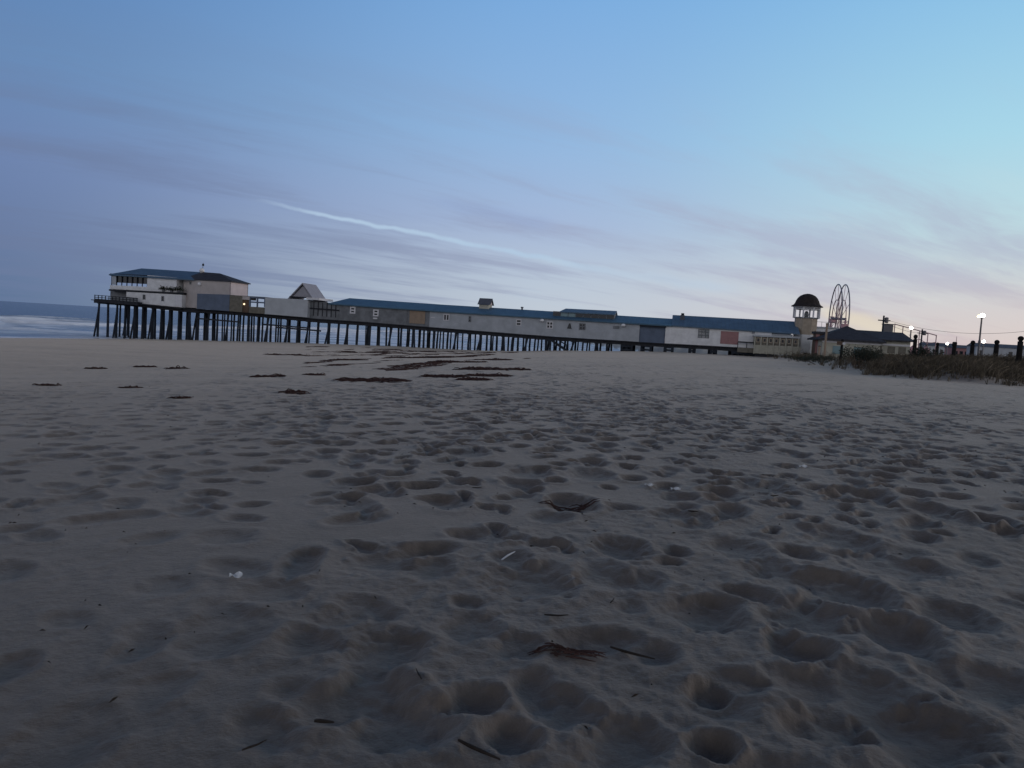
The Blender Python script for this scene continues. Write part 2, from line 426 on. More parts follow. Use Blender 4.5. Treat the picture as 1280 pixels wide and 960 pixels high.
V = np.stack([GX.ravel(), GY.ravel(), GZ.ravel()], 1)
i, j = np.meshgrid(np.arange(nr_-1), np.arange(na_), indexing='ij'); j2 = (j+1) % na_
F = np.stack([i*na_+j, i*na_+j2, (i+1)*na_+j2, (i+1)*na_+j], -1).reshape(-1, 4)[:, ::-1]
V = np.vstack([V, [[0, 0, GZ[0].mean()]]]); cidx = len(V)-1
jj = np.arange(na_)
Fc = np.stack([np.full(na_, cidx), np.full(na_, cidx), (jj+1) % na_, jj], -1)
# sand material
ms = bpy.data.materials.new('beach_sand'); ms.use_nodes = True
q = NG(ms.node_tree); b = ms.node_tree.nodes['Principled BSDF']
geo = q.n('ShaderNodeNewGeometry').outputs['Position']
f1 = q.noise(geo, .55, 5, .6); f2 = q.noise(geo, 9, 5, .65); f3 = q.noise(geo, 160, 3, .6)
mixf = q.math('ADD', q.math('ADD', q.math('MULTIPLY', f1, .45), q.math('MULTIPLY', f2, .35)), q.math('MULTIPLY', f3, .2))
cs = q.ramp(mixf, [(.36, (.076,.062,.049)), (.52, (.119,.099,.080)), (.66, (.164,.139,.114))])
wet_at = q.n('ShaderNodeAttribute', attribute_name='wet').outputs['Fac']
cs = q.mix(wet_at, cs, (.085,.078,.072))
dn_at = q.n('ShaderNodeAttribute', attribute_name='dune').outputs['Fac']
cs = q.mix(q.math('MULTIPLY', dn_at, .7), cs, (.06,.055,.04))
peat = q.smooth(q.noise(geo, 5.5, 6, .7, .6), .66, .74)
cs = q.mix(q.math('MULTIPLY', peat, .55), cs, (.06,.045,.038))
q.set(b.inputs['Base Color'], cs)
q.set(b.inputs['Roughness'], q.smooth(wet_at, 0, 1, .75, .19))
q.set(b.inputs['Specular IOR Level'], q.smooth(wet_at, 0, 1, .45, .5)); b.inputs['Sheen Weight'].default_value = .30; b.inputs['Sheen Roughness'].default_value = .35; b.inputs['Sheen Tint'].default_value = (.9, .82, .71, 1)
bn = q.n('ShaderNodeBump'); bn.inputs['Distance'].default_value = 1.0; bn.inputs['Strength'].default_value = .8
q.set(bn.inputs['Height'], q.math('ADD', q.math('MULTIPLY', q.noise(geo, 30, 7, .72), .016), q.math('MULTIPLY', q.noise(geo, 210, 3, .6), .002)))
q.set(b.inputs['Normal'], bn.outputs[0])
S_ = seaward(V[:, 0], V[:, 1])+4*vnoise(V[:, 0]/14, V[:, 1]/14, 5)
wet = np.clip((S_-84)/6, 0, 1)
dsd = dune_sd(V[:, 0], V[:, 1]); dune_a = np.clip((dsd-1.5)/3, 0, 1)
ground = fast_mesh('sand', V, np.vstack([F, Fc[:, [0, 2, 3, 3]]]) if False else F, ms, {'wet': wet, 'dune': dune_a})
tag(ground, 'grey trampled beach sand full of footprints running out to the pier', 'sand', kind='structure')

# ------------------------------------------------------------------ sea
ss = np.concatenate([np.arange(-230, 240, .6), np.geomspace(241, 30000, 150)])
ll = np.concatenate([-np.geomspace(6000, 30, 40), np.arange(-20, 620, 2.2), np.geomspace(640, 40000, 60)])
LL, SS = np.meshgrid(ll, ss)
# shoreline coordinates -> world (undo the bend of the shore beyond the pier)
Yw0 = SS*ST+LL*CT; Xw = -SS*CT+LL*ST
SX, SY = Xw, Yw0
sv_ = seaward(SX, SY)
def breaker(s, l, s0, amp, wob, seed, gate):
    c_ = s0+wob*vnoise(l/45, l*0+seed, seed)*2+3*vnoise(l/9, l*0, seed+1)
    k = np.clip(vnoise(l/38+seed*3.1, l*0+2, seed+2)*2.4+gate, 0, 1)
    t = s-c_
    prof = np.where(t > 0, np.exp(-(t/4.0)**2), np.exp(-(t/1.3)**2))
    foam = np.where(t > 0, np.exp(-(t/2.0)**2), np.exp(-(np.abs(t)/5.0)**1.2))
    return amp*prof*k, foam*k
s_open = -SX*CT+SY*ST; wl_ = np.clip((LL-128)/25, 0, 1)
sf_ = sv_*(1-wl_)+np.maximum(s_open, 93)*wl_
H = .10*fbm(SX/6, SY/6, 3, 21)+.22*vnoise(sv_/11, LL/90, 9)
FO = np.zeros_like(H)
for s0, amp, wob, sd_, gate in ((99, .12, 3, 1, .9), (112, .3, 5, 2, .8), (131, .6, 6, 3, .95), (156, .9, 7, 4, .9), (186, 1.0, 8, 5, .7), (222, .8, 9, 6, .15)):
    h, fo = breaker(sf_, LL, s0, amp, wob, sd_, gate); H += h; FO = np.maximum(FO, fo)
surf = np.clip((240-sf_)/90, 0, 1)*np.clip(.45+(LL-90)/60, .45, 1.1)
FO = np.clip(FO*(.85+.7*(vnoise(SX/1.6, SY/1.6, 31)+.5)), 0, 1)
FO = np.maximum(FO, surf*np.clip(fbm(sf_/3.5, LL/16, 3, 33)*2.0+.2+.45*np.clip((LL-100)/40, 0, 1), 0, .95))
H *= np.clip((sv_-92)/14, .08, 1)
nr2, na2 = SX.shape
V2 = np.stack([SX.ravel(), SY.ravel(), (SEA+H).ravel()], 1)
i, j = np.meshgrid(np.arange(nr2-1), np.arange(na2-1), indexing='ij')
F2 = np.stack([i*na2+j, (i+1)*na2+j, (i+1)*na2+j+1, i*na2+j+1], -1).reshape(-1, 4)[:, ::-1]
mw = bpy.data.materials.new('sea_water'); mw.use_nodes = True
q = NG(mw.node_tree); b = mw.node_tree.nodes['Principled BSDF']
foam = q.n('ShaderNodeAttribute', attribute_name='foam').outputs['Fac']
shal = q.n('ShaderNodeAttribute', attribute_name='shallow').outputs['Fac']
geo = q.n('ShaderNodeNewGeometry').outputs['Position']
wc = q.mix(shal, (.012,.034,.070), (.20,.24,.29))
q.set(b.inputs['Base Color'], q.mix(foam, wc, (.82,.85,.87)))
q.set(b.inputs['Roughness'], q.smooth(foam, 0, 1, .22, .8)); b.inputs['IOR'].default_value = 1.33
b.inputs['Specular IOR Level'].default_value = .5
bn = q.n('ShaderNodeBump'); bn.inputs['Distance'].default_value = 1.0
q.set(bn.inputs['Height'], q.math('ADD', q.math('MULTIPLY', q.noise(geo, .35, 5, .6), .55), q.math('MULTIPLY', q.noise(geo, 2.2, 4, .6), .10)))
q.set(b.inputs['Normal'], bn.outputs[0])
sea = fast_mesh('sea', V2, F2, mw, {'foam': FO.ravel(), 'shallow': np.clip((200-sf_)/60, 0, 1).ravel()})
tag(sea, 'dark blue sea with pale surf breaking near the shore', 'sea', kind='structure')

# ------------------------------------------------------------------ pier coordinates: a along the pier to land, d away from us, z up
P0 = Vector((0, 118, 0)); U = Vector((CT, -ST, 0)); N = Vector((ST, CT, 0))
def A(px, py, d=0.0):
    r = ray(px, py); o = Vector((0, 0, EYE)); pt = P0+N*d
    k = (pt-o).dot(N)/r.dot(N); h = o+r*k
    return ((h-P0).dot(U), h.z)
def Wd(a, d, z): p = P0+U*a+N*d; return Vector((p.x, p.y, z))
def Az(px, py, d=0.0): return A(px, py, d)[1]
def pier_thing(name, a, d, z, label, cat, group=None):
    o = empty(name, Wd(a, d, z), -TH, label, cat, group); o['_o'] = 0; del o['_o']
    return o, (a, d, z)
class Bld:
    def __init__(s, name, px, py, d, label, cat, group=None):
        a, z = A(px, py, d); s.root, s.org = pier_thing(name, a, d, z, label, cat, group); s.d = d
    def put(s, mb, name, m, parent=None, smooth=False, label=None):
        o = mb.build(name, M[m] if isinstance(m, str) else m, parent or s.root, s.org, smooth)
        if label: o['label'] = label
        return o
    def wall(s, name, m, xL, xR, ytL, ybL, ytR, ybR, d0, d1, label=None):
        aL, zL1 = A(xL, ytL, d0); zL0 = Az(xL, ybL, d0); aR, zR1 = A(xR, ytR, d0); zR0 = Az(xR, ybR, d0)
        return s.put(MB().sbox(aL, zL0, zL1, aR, zR0, zR1, d0, d1), name, m, label=label)
    def panel(s, name, m, x0, y0, x1, y1, d, th=.06, parent=None, label=None, slope=.06):
        """upright rectangle on a front wall, given by its top-left and bottom-right"""
        a0, z1 = A(x0, y0, d); a1, z0 = A(x1, y1, d)
        return s.put(MB().box(a0, a1, d-th, d+.02, z0, z1), name, m, parent, label=label)
    def window(s, x0, y0, x1, y1, d, frame='trim', pane='glass', mull=(1, 1), fw=.09, label=None):
        a0, z1 = A(x0, y0, d); a1, z0 = A(x1, y1, d)
        mb = MB()
        mb.box(a0, a1, d-.08, d+.02, z0, z0+fw); mb.box(a0, a1, d-.08, d+.02, z1-fw, z1)
        mb.box(a0, a0+fw, d-.08, d+.02, z0+fw, z1-fw); mb.box(a1-fw, a1, d-.08, d+.02, z0+fw, z1-fw)
        for k in range(1, mull[0]):
            am = a0+(a1-a0)*k/mull[0]; mb.box(am-fw/2, am+fw/2, d-.07, d+.02, z0+fw, z1-fw)
        for k in range(1, mull[1]):
            zm = z0+(z1-z0)*k/mull[1]; mb.box(a0+fw, a1-fw, d-.065, d+.02, zm-fw/2, zm+fw/2)
        w = s.put(mb, 'window', frame, label=label)
        s.put(MB().box(a0+fw*.5, a1-fw*.5, d-.03, d+.01, z0+fw*.5, z1-fw*.5), 'pane', pane, w)
        return w
    def gable(s, name, m, xL, xR, yeL, yeR, yrL, yrR, d0, d1, ov=.35, th=.18, hipL=0.0, hipR=0.0, ext=0.0):
        """roof along the pier: front eave rows and ridge rows read at both ends"""
        dm = (d0+d1)/2
        aL, zeL = A(xL, yeL, d0-ov); aR, zeR = A(xR, yeR, d0-ov)
        zrL, zrR = Az(xL, yrL, dm), Az(xR, yrR, dm)
        aL -= ext; aR += ext
        Lp = [(aL, d0-ov, zeL), (aL+hipL, dm, zrL), (aL, d1+ov, zeL), (aL, d1+ov, zeL-th), (aL+hipL, dm, zrL-th-.02), (aL, d0-ov, zeL-th)]
        Rp = [(aR, d0-ov, zeR), (aR-hipR, dm, zrR), (aR, d1+ov, zeR), (aR, d1+ov, zeR-th), (aR-hipR, dm, zrR-th-.02), (aR, d0-ov, zeR-th)]
        roof = s.put(MB().loft(Lp, Rp), name, m)
        return roof
    def gable_end(s, m, x, ye, yr, d0, d1, th=.15, side=1):
        dm = (d0+d1)/2; a, ze = A(x, ye, d0); zr = Az(x, yr, dm)-.22
        s.put(MB().loft([(a, d0, ze-.1), (a, d1, ze-.1), (a, dm, zr)], [(a+th*side, d0, ze-.1), (a+th*side, d1, ze-.1), (a+th*side, dm, zr)]), 'gable_wall', m)

deck_px = [(118,374.5),(172,379),(230,385.5),(295,389),(390,398),(450,401.8),(540,409),(680,420),(800,427.6),(900,432.8),(965,436.5)]
deck_a = np.array([A(x, y)[0] for x, y in deck_px]); deck_zz = np.array([A(x, y)[1] for x, y in deck_px])
def deck_z(a): return float(np.interp(a, deck_a, deck_zz))
PW = 8.5

# ---- the pier itself
a_out, a_in = deck_a[0], deck_a[-1]
pier = empty('pier', Wd(a_out, 0, deck_z(a_out)), -TH, 'long timber pier on dark piles running from the sea onto the beach', 'pier')
POR = (a_out, 0, deck_z(a_out))
def ppart(mb, name, m='beam', kind=None, smooth=False, parent=None):
    o = mb.build(name, M[m], parent or pier, POR, smooth)
    if kind: o['kind'] = kind
    return o
mb = MB()
for k in range(len(deck_a)-1):
    a0, a1, z0, z1 = deck_a[k], deck_a[k+1], deck_zz[k], deck_zz[k+1]
    mb.sbox(a0, z0-.14, z0-.005, a1, z1-.14, z1-.005, -.35 if k > 1 else -.8, PW+.3)
ppart(mb, 'deck')
mb = MB()
for k in range(len(deck_a)-1):
    a0, a1, z0, z1 = deck_a[k], deck_a[k+1], deck_zz[k], deck_zz[k+1]
    mb.sbox(a0, z0-.55, z0-.145, a1, z1-.55, z1-.145, -.12, .18)
    mb.sbox(a0, z0-.55, z0-.145, a1, z1-.55, z1-.145, PW-.4, PW-.1)
ppart(mb, 'edge_beam')
cand = []
a = a_out+1.0; nb = 0
a_wide = A(770, 430)[0]
while a < a_wide:
    outer = a < A(240, 390)[0]
    rows = [.05, 2.3, 5.3, 7.2] if outer else [.05, 4.0, 7.9]
    zt = deck_z(a)-.62
    ppart(MB().box(a-.14, a+.14, -.3, PW, zt-.02, zt+.30 if False else zt+.06), 'cap_beam')
    for ri, d in enumerate(rows):
        aj = a+random.uniform(-.18, .18); lean = random.uniform(-.10, .10)
        cand.append((ri, (aj+lean, d-(.15 if ri == 0 else 0), None), (aj, d, zt), random.uniform(.12, .18)*(1.2 if outer else 1)))
        if outer and ri in (0, 3) and nb % 2 == 0:
            cand.append((0.5, (aj+random.choice((-1, 1))*random.uniform(.3, .8), d-.4, None), (aj+.1, d-.05, zt), .15))
        elif ri == 0 and nb % 2 == 0:
            cand.append((0.6, (aj+random.choice((-1, 1))*random.uniform(.2, .5), d-.25, None), (aj+.2, d-.02, zt), .14))
    a += (1.75 if outer else random.uniform(1.65, 2.0)); nb += 1
def pile_mb(mb, p, t, r):
    w = Wd(p[0], p[1], 0); zb = base_z1(w.x, w.y)-.6
    zm = (zb+t[2])/2
    mid = ((p[0]+t[0])/2+random.uniform(-.04, .04), (p[1]+t[1])/2, zm)
    return mb.tube([(p[0], p[1], zb), mid, t], [r*1.1, r, r*.9], 7)
cand.sort(key=lambda c_: c_[0])
rest = MB()
for k, (ri, p, t, r) in enumerate(cand):
    if k < 94: ppart(pile_mb(MB(), p, t, r), 'pile', 'pile')
    else: pile_mb(rest, p, t, r)
ppart(rest, 'pile', 'pile', kind='stuff')
# braces between the outer piles
for x0, x1, yb in ((330, 388, 405.5), (345, 402, 409), (246, 300, 398)):
    a0, z0 = A(x0, yb, 0); a1, _ = A(x1, yb, 0); z1 = z0-.15
    ppart(MB().sbox(a0, z0-.12, z0+.12, a1, z1-.12, z1+.12, -.22, -.10), 'cross_brace')
# heavy timber cribs under the landward end
for x0, x1 in ((776, 791), (801, 815), (830, 842), (862, 870), (888, 897), (915, 944)):
    a0, a1 = A(x0, 430)[0], A(x1, 430)[0]; zt = deck_z(a0)-.56
    mb = MB(); n = max(2, int((a1-a0)/.55))
    for k in range(n):
        aa = a0+.15+(a1-a0-.3)*k/(n-1)
        for d in (.1, 3.5, 7):
            w = Wd(aa, d, 0); mb.tube([(aa, d, base_z1(w.x, w.y)-.4), (aa, d, zt)], .19, 7)
    w = Wd(a0, 0, 0); zb = base_z1(w.x, w.y)
    for h in (.25, .75, 1.3):
        if zb+h < zt-.2: mb.box(a0, a1, -.2, .02, zb+h, zb+h+.26)
    mb.box(a0, a1, -.1, 7.3, zt-.12, zt+.02)
    ppart(mb, 'timber_crib', 'pile')
for x0, x1, yb in ((870, 888, 434.6), (897, 916, 437), (842, 862, 433.0)):
    a0, z0 = A(x0, yb); a1 = A(x1, yb)[0]
    ppart(MB().box(a0, a1, -.08, .10, z0-.1, z0+.1), 'stringer')

# ---- buildings on the pier
# seaward pavilion
b1 = Bld('pavilion', 137, 372, 0, 'white two-storey pavilion with a dark window band on the seaward end of the pier', 'building')
b1.wall('lower_wall', 'white', 158, 228, 364.5, 377.5, 368.5, 384.5, 0, 8.0)
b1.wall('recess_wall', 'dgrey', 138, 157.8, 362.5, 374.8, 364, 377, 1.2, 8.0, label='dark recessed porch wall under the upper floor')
b1.wall('upper_floor_edge', 'beam', 136, 228.5, 361.4, 363.4, 365.8, 367.8, -.15, 8.1)
b1.wall('upper_wall', 'white', 137.5, 184, 356.3, 361.3, 358.6, 363.6, .3, 7.8)
b1.wall('upper_wall', 'white', 184.2, 221, 344, 363.7, 347, 365.5, .3, 7.8)
b1.wall('upper_wall', 'lgrey', 221.2, 229, 347.5, 365.5, 348.5, 366, 2.0, 7.8)
b1.wall('window_head', 'beam', 137.5, 184, 341.8, 344.6, 343.9, 346.4, .3, 7.8)
a0, z1 = A(139, 344.7, .35); a1, z0 = A(183.5, 356.5, .35)
w = b1.put(MB().box(a0, a1, .62, .66, z0+.2, z1+.1), 'window', 'glass')
mb = MB()
for t in np.linspace(0, 1, 8):
    aa = a0+(a1-a0)*t; mb.box(aa-.06, aa+.06, .45, .57, z0-.4, z1+.15)
b1.put(mb, 'mullion', 'beam', w)
aa, zz = A(139.5, 345, .3); bb = A(144.5, 356, .3)
b1.put(MB().box(aa, bb[0], .36, .42, bb[1], zz), 'pane', 'grey', w)
b1.gable('roof', 'slate_roof', 136, 243, 342.8, 349.3, 333.5, 339.8, .3, 7.8, hipL=3.2, hipR=.5)
b1.window(178.8, 368, 181.8, 374.5, 0, 'dgrey'); b1.window(202, 370, 205, 376.5, 0, 'dgrey')
b1.wall('corner_panel', 'trim', 218.5, 227.5, 369, 383.2, 369.6, 383.8, -.08, -.012)
mb = MB()
for x in np.arange(118.5, 173, 4.4):
    aa, z0 = A(x, 374.5+(x-118)*.085, -1.0); mb.box(aa-.05, aa+.05, -1.05, -.95, z0-.05, z0+.85)
aL, zL = A(118, 368.5, -1.0); aR, zR = A(172, 372.5, -1.0)
for o_ in (0, -.35): mb.sbox(aL, zL+o_-.1, zL+o_, aR, zR+o_-.1, zR+o_, -1.06, -.94)
b1.put(mb, 'railing', 'beam')
aL, zL = A(118, 373.2, -1.2); aR, zR = A(172, 377.6, -1.2)
b1.put(MB().sbox(aL, zL-.55, zL, aR, zR-.55, zR, -1.25, 1.1), 'balcony', 'beam')
b1.wall('screen', 'dgrey', 150, 172, 370.3, 376.5, 372.4, 378, -1.0, -.93)
# planters on the terrace
for k, (x, y, lab) in enumerate(((203.5, 360.5, 'dark leafy planter at the seaward end of the pavilion terrace'), (213.5, 361.5, 'low bushy planter in the middle of the pavilion terrace'), (223, 361.5, 'tall bushy planter beside the angled house'))):
    aa, zz = A(x, y+5.0, -.05)
    t, og = pier_thing('planter', aa, -.05, zz, lab, 'planter', 'planters on the pavilion terrace')
    MB().lathe((aa, .1, zz), [(.2, 0), (.28, .5), (.26, .5)], 10).build('pot', M['dgrey'], t, og)
    mb = MB()
    for _ in range(150):
        v = Vector((random.gauss(0, .38), random.gauss(0, .3), abs(random.gauss(0, .26)))); s_ = .13
        c_ = Vector((aa, .1, zz+.5))+v; u = Vector((random.gauss(0,1), random.gauss(0,1), random.gauss(0,1))).normalized(); wv = u.orthogonal().normalized()
        mb.add([c_-u*s_, c_+wv*s_*.5, c_+u*s_, c_-wv*s_*.5], [(0,1,2,3)])
    mb.build('foliage', M['leafdark'], t, og)

# house with angled corners
b2 = Bld('angled_house', 228, 384, 0, 'beige house with an angled corner and a dark hipped roof behind the low blue-grey wall', 'building')
aC = A(287, 389, -.35)[0]; aB = A(250.5, 386, -.35)[0]; aA = A(228.5, 384, 1.2)[0]
pts = [(aA, 1.2), (aB, -.35), (aC, -.35), (aC, 5.0), (aB, 5.0), (aA, 3.8)]
NP = len(pts)
ze = Az(268, 350.2, -.35); zb = Az(262, 386, -.35)
ft = [(pts[k], pts[(k+1) % NP]) for k in range(NP)]
for k, (p, r_) in enumerate(ft):
    m = 'pink' if k == 2 else 'beige'  # landward wall paler: sunset light from the right put into its colour
    ex, ey = r_[0]-p[0], r_[1]-p[1]; L = math.hypot(ex, ey); nx, ny = -ey/L*.18, ex/L*.18
    b2.put(MB().loft([(p[0], p[1], zb), (r_[0], r_[1], zb), (r_[0]+nx, r_[1]+ny, zb), (p[0]+nx, p[1]+ny, zb)],
                     [(p[0], p[1], ze), (r_[0], r_[1], ze), (r_[0]+nx, r_[1]+ny, ze), (p[0]+nx, p[1]+ny, ze)]), 'wall', m)
cx = sum(p[0] for p in pts)/NP; cy = sum(p[1] for p in pts)/NP
ev = [(cx+(p[0]-cx)*1.07, cy+(p[1]-cy)*1.07) for p in pts]
ra, rz = A(253, 340.0, 2.4); rb, rz2 = A(275, 341.7, 2.4)
vs = [(x, y, ze) for x, y in ev]+[(x, y, ze-.16) for x, y in ev]+[(ra, 2.4, rz), (rb, 2.4, rz2)]
fs = [(0, 1, 12), (1, 2, 13, 12), (2, 3, 13), (3, 4, 12, 13), (4, 5, 12), (5, 0, 12)]+[(k+6, (k+1) % 6+6, (k+1) % 6, k) for k in range(6)]+[tuple(range(11, 5, -1))]
b2.put(MB().add(vs, fs), 'roof', 'dark_roof')
mb = MB()
for p, r_ in ft: mb.tube([(p[0], p[1], ze-.12), (r_[0], r_[1], ze-.12)], .10, 6)
b2.put(mb, 'cornice', 'trim')
aa, zz = A(252.3, 341.5, 2.4)
v = b2.put(MB().lathe((aa, 2.4, zz-.3), [(.28, 0), (.28, .5), (.42, .55), (.40, .9), (.2, 1.12), (.04, 1.2)], 12), 'roof_vent', 'fixture', smooth=True)
b2.put(MB().tube([(aa+.15, 2.4, zz+.8), (aa+.2, 2.4, zz+1.75)], .04, 6).box(aa+.02, aa+.38, 2.37, 2.43, zz+1.25, zz+1.6), 'finial', 'beam', v)
b2.window(237, 352, 239.6, 355.5, .55, 'dgrey')
aa, zz = A(249.3, 355, -.45)
b2.put(MB().lathe((aa, -.42, zz-.3), [(.12, 0), (.3, .1), (.3, .5), (.1, .6)], 10), 'wall_lamp', 'fixture', smooth=True)

# low link building with gabled lantern
b3 = Bld('link_building', 246, 386, -.9, 'low flat-roofed grey link building topped by a pale gabled lantern', 'building')
b3.wall('blue_wall', 'bluegrey', 246.5, 287, 367, 386, 368.3, 389, -.9, 1.2)
b3.wall('brown_wall', 'olive', 287.1, 303, 368.4, 389, 370.0, 390.3, -.85, 1.2)
b3.wall('door', 'brown', 303.1, 311, 374.5, 390.3, 375, 391, -.6, -.45)
b3.wall('lintel', 'beige', 303.1, 312, 370.1, 374.5, 370.6, 375, -.85, 1.2)
b3.wall('low_wall', 'olive', 311.1, 331, 383.2, 391, 384.3, 392.5, -.85, -.6)
b3.wall('parapet', 'bluegrey', 312.1, 331.5, 370.5, 372.3, 372, 373.8, -.85, 3.0)
mb = MB()
for x in (312.5, 321.6, 331): aa, z1 = A(x, 372, -.8); mb.box(aa-.1, aa+.1, -.8, -.6, Az(x, 383.8, -.8), z1)
aL, zL = A(312.5, 376.2, -.8); aR = A(331, 377.4, -.8)[0]; mb.box(aL, aR, -.78, -.62, zL-.28, zL-.05)
b3.put(mb, 'window_frame', 'bluegrey')
b3.wall('pale_wall', 'lgrey', 331.6, 385, 371.8, 392.6, 374.6, 396.8, -.9, 5)
b3.wall('roof_edge', 'trim', 383, 399, 371.5, 374.2, 372.5, 375.3, -1.1, 4.0)
b3.wall('flat_roof', 'grey_roof', 246.5, 331.5, 366.4, 367.2, 371.2, 372, 1.25, 5)
aa, zz = A(305.2, 380.2, -.7)
b3.put(MB().lathe((aa, -.7, zz-.12), [(.05, 0), (.13, .06), (.13, .2), (.05, .26)], 10), 'door_lamp', 'bulb', smooth=True)
# gabled lantern: gable faces us, ridge runs away from us
aL, zb_ = A(363.5, 371.3, 0); aR, _ = A(389.5, 371.3, 0); am, za = A(378, 355, 0); zb_ = Az(376, 371.2, 0)
dl = 4.6
gl = b3.put(MB().loft([(aL+.15, .25, zb_), (aR-.15, .25, zb_), (am, .25, za-.3)], [(aL+.15, dl, zb_), (aR-.15, dl, zb_), (am, dl, za-.3)]), 'gabled_lantern', 'pale_shingle')
sl = Vector((aR-am, 0, zb_-za))
def slope(sgn):
    e = aR if sgn > 0 else aL; n = Vector((za-zb_, 0, sgn*(e-am))); n = Vector((sgn*(za-zb_), 0, abs(e-am))).normalized()*.14
    ex = .45*sgn; ez = -.45*(za-zb_)/abs(e-am)
    A1 = [(am, -.05, za), (e+ex, -.05, zb_+ez), (e+ex+n.x, -.05, zb_+ez+n.z), (am, -.05, za+.2)]
    return MB().loft(A1, [(x, dl+.2, z) for x, y, z in A1])
b3.put(slope(1), 'roof', 'pale_shingle', gl); b3.put(slope(-1), 'roof', 'pale_shingle', gl)
b3.put(MB().box(aL-.2, aR+.1, -.12, -.02, zb_-.14, zb_+.04), 'sill', 'beam', gl)

# long dark hall
b4 = Bld('dark_hall', 386, 397, 0, 'long weathered dark grey hall under a blue roof with a tan shuttered bay', 'building')
b4.wall('annex', 'dgrey', 386, 424, 376.3, 397.6, 379.3, 400.2, -.05, 6)
b4.wall('wall', 'dgrey', 424.1, 509, 379.9, 400.2, 386.6, 406.5, 0, PW)
b4.wall('bay_wall', 'dgrey', 509.1, 537, 386.7, 406.6, 388.3, 408.7, .08, PW)
b4.panel('shutter', 'tan_board', 512.5, 388.2, 531, 405.0, .08, .08)
b4.gable('roof', 'blue_roof', 410, 540, 379.0, 388.0, 371.2, 380.0, 0, PW, hipL=1.6)
for x, y in ((441, 387.6), (470, 391)): b4.window(x-3.2, y-4.4, x+3.2, y+4.6, 0, mull=(1, 2), fw=.2)
b4.panel('vent', 'trim', 466.5, 397, 471.5, 399, 0)
mb = MB()
for x in np.arange(387, 424, 5.5):
    aa, z0 = A(x, 377+(x-386)*.08, -.1); mb.box(aa-.05, aa+.05, -.15, -.06, z0-2.2, z0+.05)
aL, zL = A(386, 385.2, -.15); aR, zR = A(424, 388.2, -.15); mb.sbox(aL, zL-.1, zL+.12, aR, zR-.1, zR+.12, -.2, -.10)
b4.put(mb, 'annex_battens', 'beam')

# long grey hall
b5 = Bld('grey_hall', 537.5, 409, 0, 'long light grey hall with a blue roof carrying a cupola and a glazed dormer', 'building')
b5.wall('wall', 'grey', 537.3, 660, 388.5, 408.7, 395.2, 418.3, 0, PW)
b5.wall('wall', 'grey', 660.05, 800, 395.2, 418.3, 404.2, 427.4, 0, PW)
b5.wall('recess', 'bluegrey', 800.05, 832, 407.5, 427.4, 408.8, 429.2, .22, PW)
b5.gable('roof', 'blue_roof', 540.2, 841, 388.2, 406.8, 380.0, 398.5, 0, PW)
b5.wall('canopy', 'beam', 800, 833, 404.4, 407.6, 406.3, 409.4, -.3, .2)
for x0, y0, x1, y1, mu in ((554.6, 392.3, 561.6, 401, (2, 1)), (586, 394.8, 588.8, 402.6, (1, 2)), (645.5, 399, 651.5, 407.4, (1, 2)), (683.5, 401.6, 691, 411, (2, 2)), (724.3, 404, 731.6, 412.6, (2, 2))):
    b5.window(x0, y0, x1, y1, 0, 'trim' if x0 < 700 and x0 != 586 else 'dgrey', mull=mu, fw=.12)
aa, z1 = A(709.3, 404.0); bb, z0 = A(714.6, 411)
w = b5.put(MB().loft([(aa, -.07, z0), (bb, -.07, z0), ((aa+bb)/2+.1, -.07, z1), ((aa+bb)/2-.1, -.07, z1)], [(aa, .02, z0), (bb, .02, z0), ((aa+bb)/2+.1, .02, z1), ((aa+bb)/2-.1, .02, z1)]), 'window', 'glass', label='small dark tapering window')
b5.panel('vent', 'dgrey', 766.5, 407.3, 774, 411.2, 0)
for x, y in ((677.8, 400.3), (779.2, 406.3)):
    aa, zz = A(x, y, -.3); b5.put(MB().lathe((aa, -.3, zz-.25), [(.12, 0), (.34, .08), (.3, .36), (.1, .45)], 10), 'wall_lamp', 'fixture', smooth=True)
b5.panel('pipe', 'trim', 538.5, 396.3, 543.5, 397.6, 0)
# cupola
dm = PW/2
a0, zt = A(598.2, 373.5, dm-1.1); a1, _ = A(612.5, 374, dm-1.1); zb_ = Az(605, 386.5, dm-1.1); zs = Az(605, 380.2, dm-1.1); zt = Az(605, 372.8, dm)
cu = b5.put(MB().box(a0+.15, a1-.15, dm-1.1, dm+1.1, zb_, zs), 'cupola', 'yellow')
b5.put(MB().loft([(a1-.1, dm-1.1, zs), (a1-.1, dm+1.1, zs), (a1-.1, dm, zt-.1)], [(a0+.1, dm-1.1, zs), (a0+.1, dm+1.1, zs), (a0+.1, dm, zt-.1)]), 'gable', 'pink', cu)
b5.put(MB().loft([(a0-.1, dm-1.3, zs-.1), (a0-.1, dm, zt), (a0-.1, dm+1.3, zs-.1), (a0-.1, dm, zt-.16)], [(a1+.15, dm-1.3, zs-.1), (a1+.15, dm, zt), (a1+.15, dm+1.3, zs-.1), (a1+.15, dm, zt-.16)]), 'roof', 'grey_roof', cu)
aa, zz = A(652.5, 387.5, dm); b5.put(MB().lathe((aa, dm, zz-.3), [(.14, 0), (.14, .6), (.24, .62), (.2, .8)], 10), 'roof_vent', 'grey_roof')
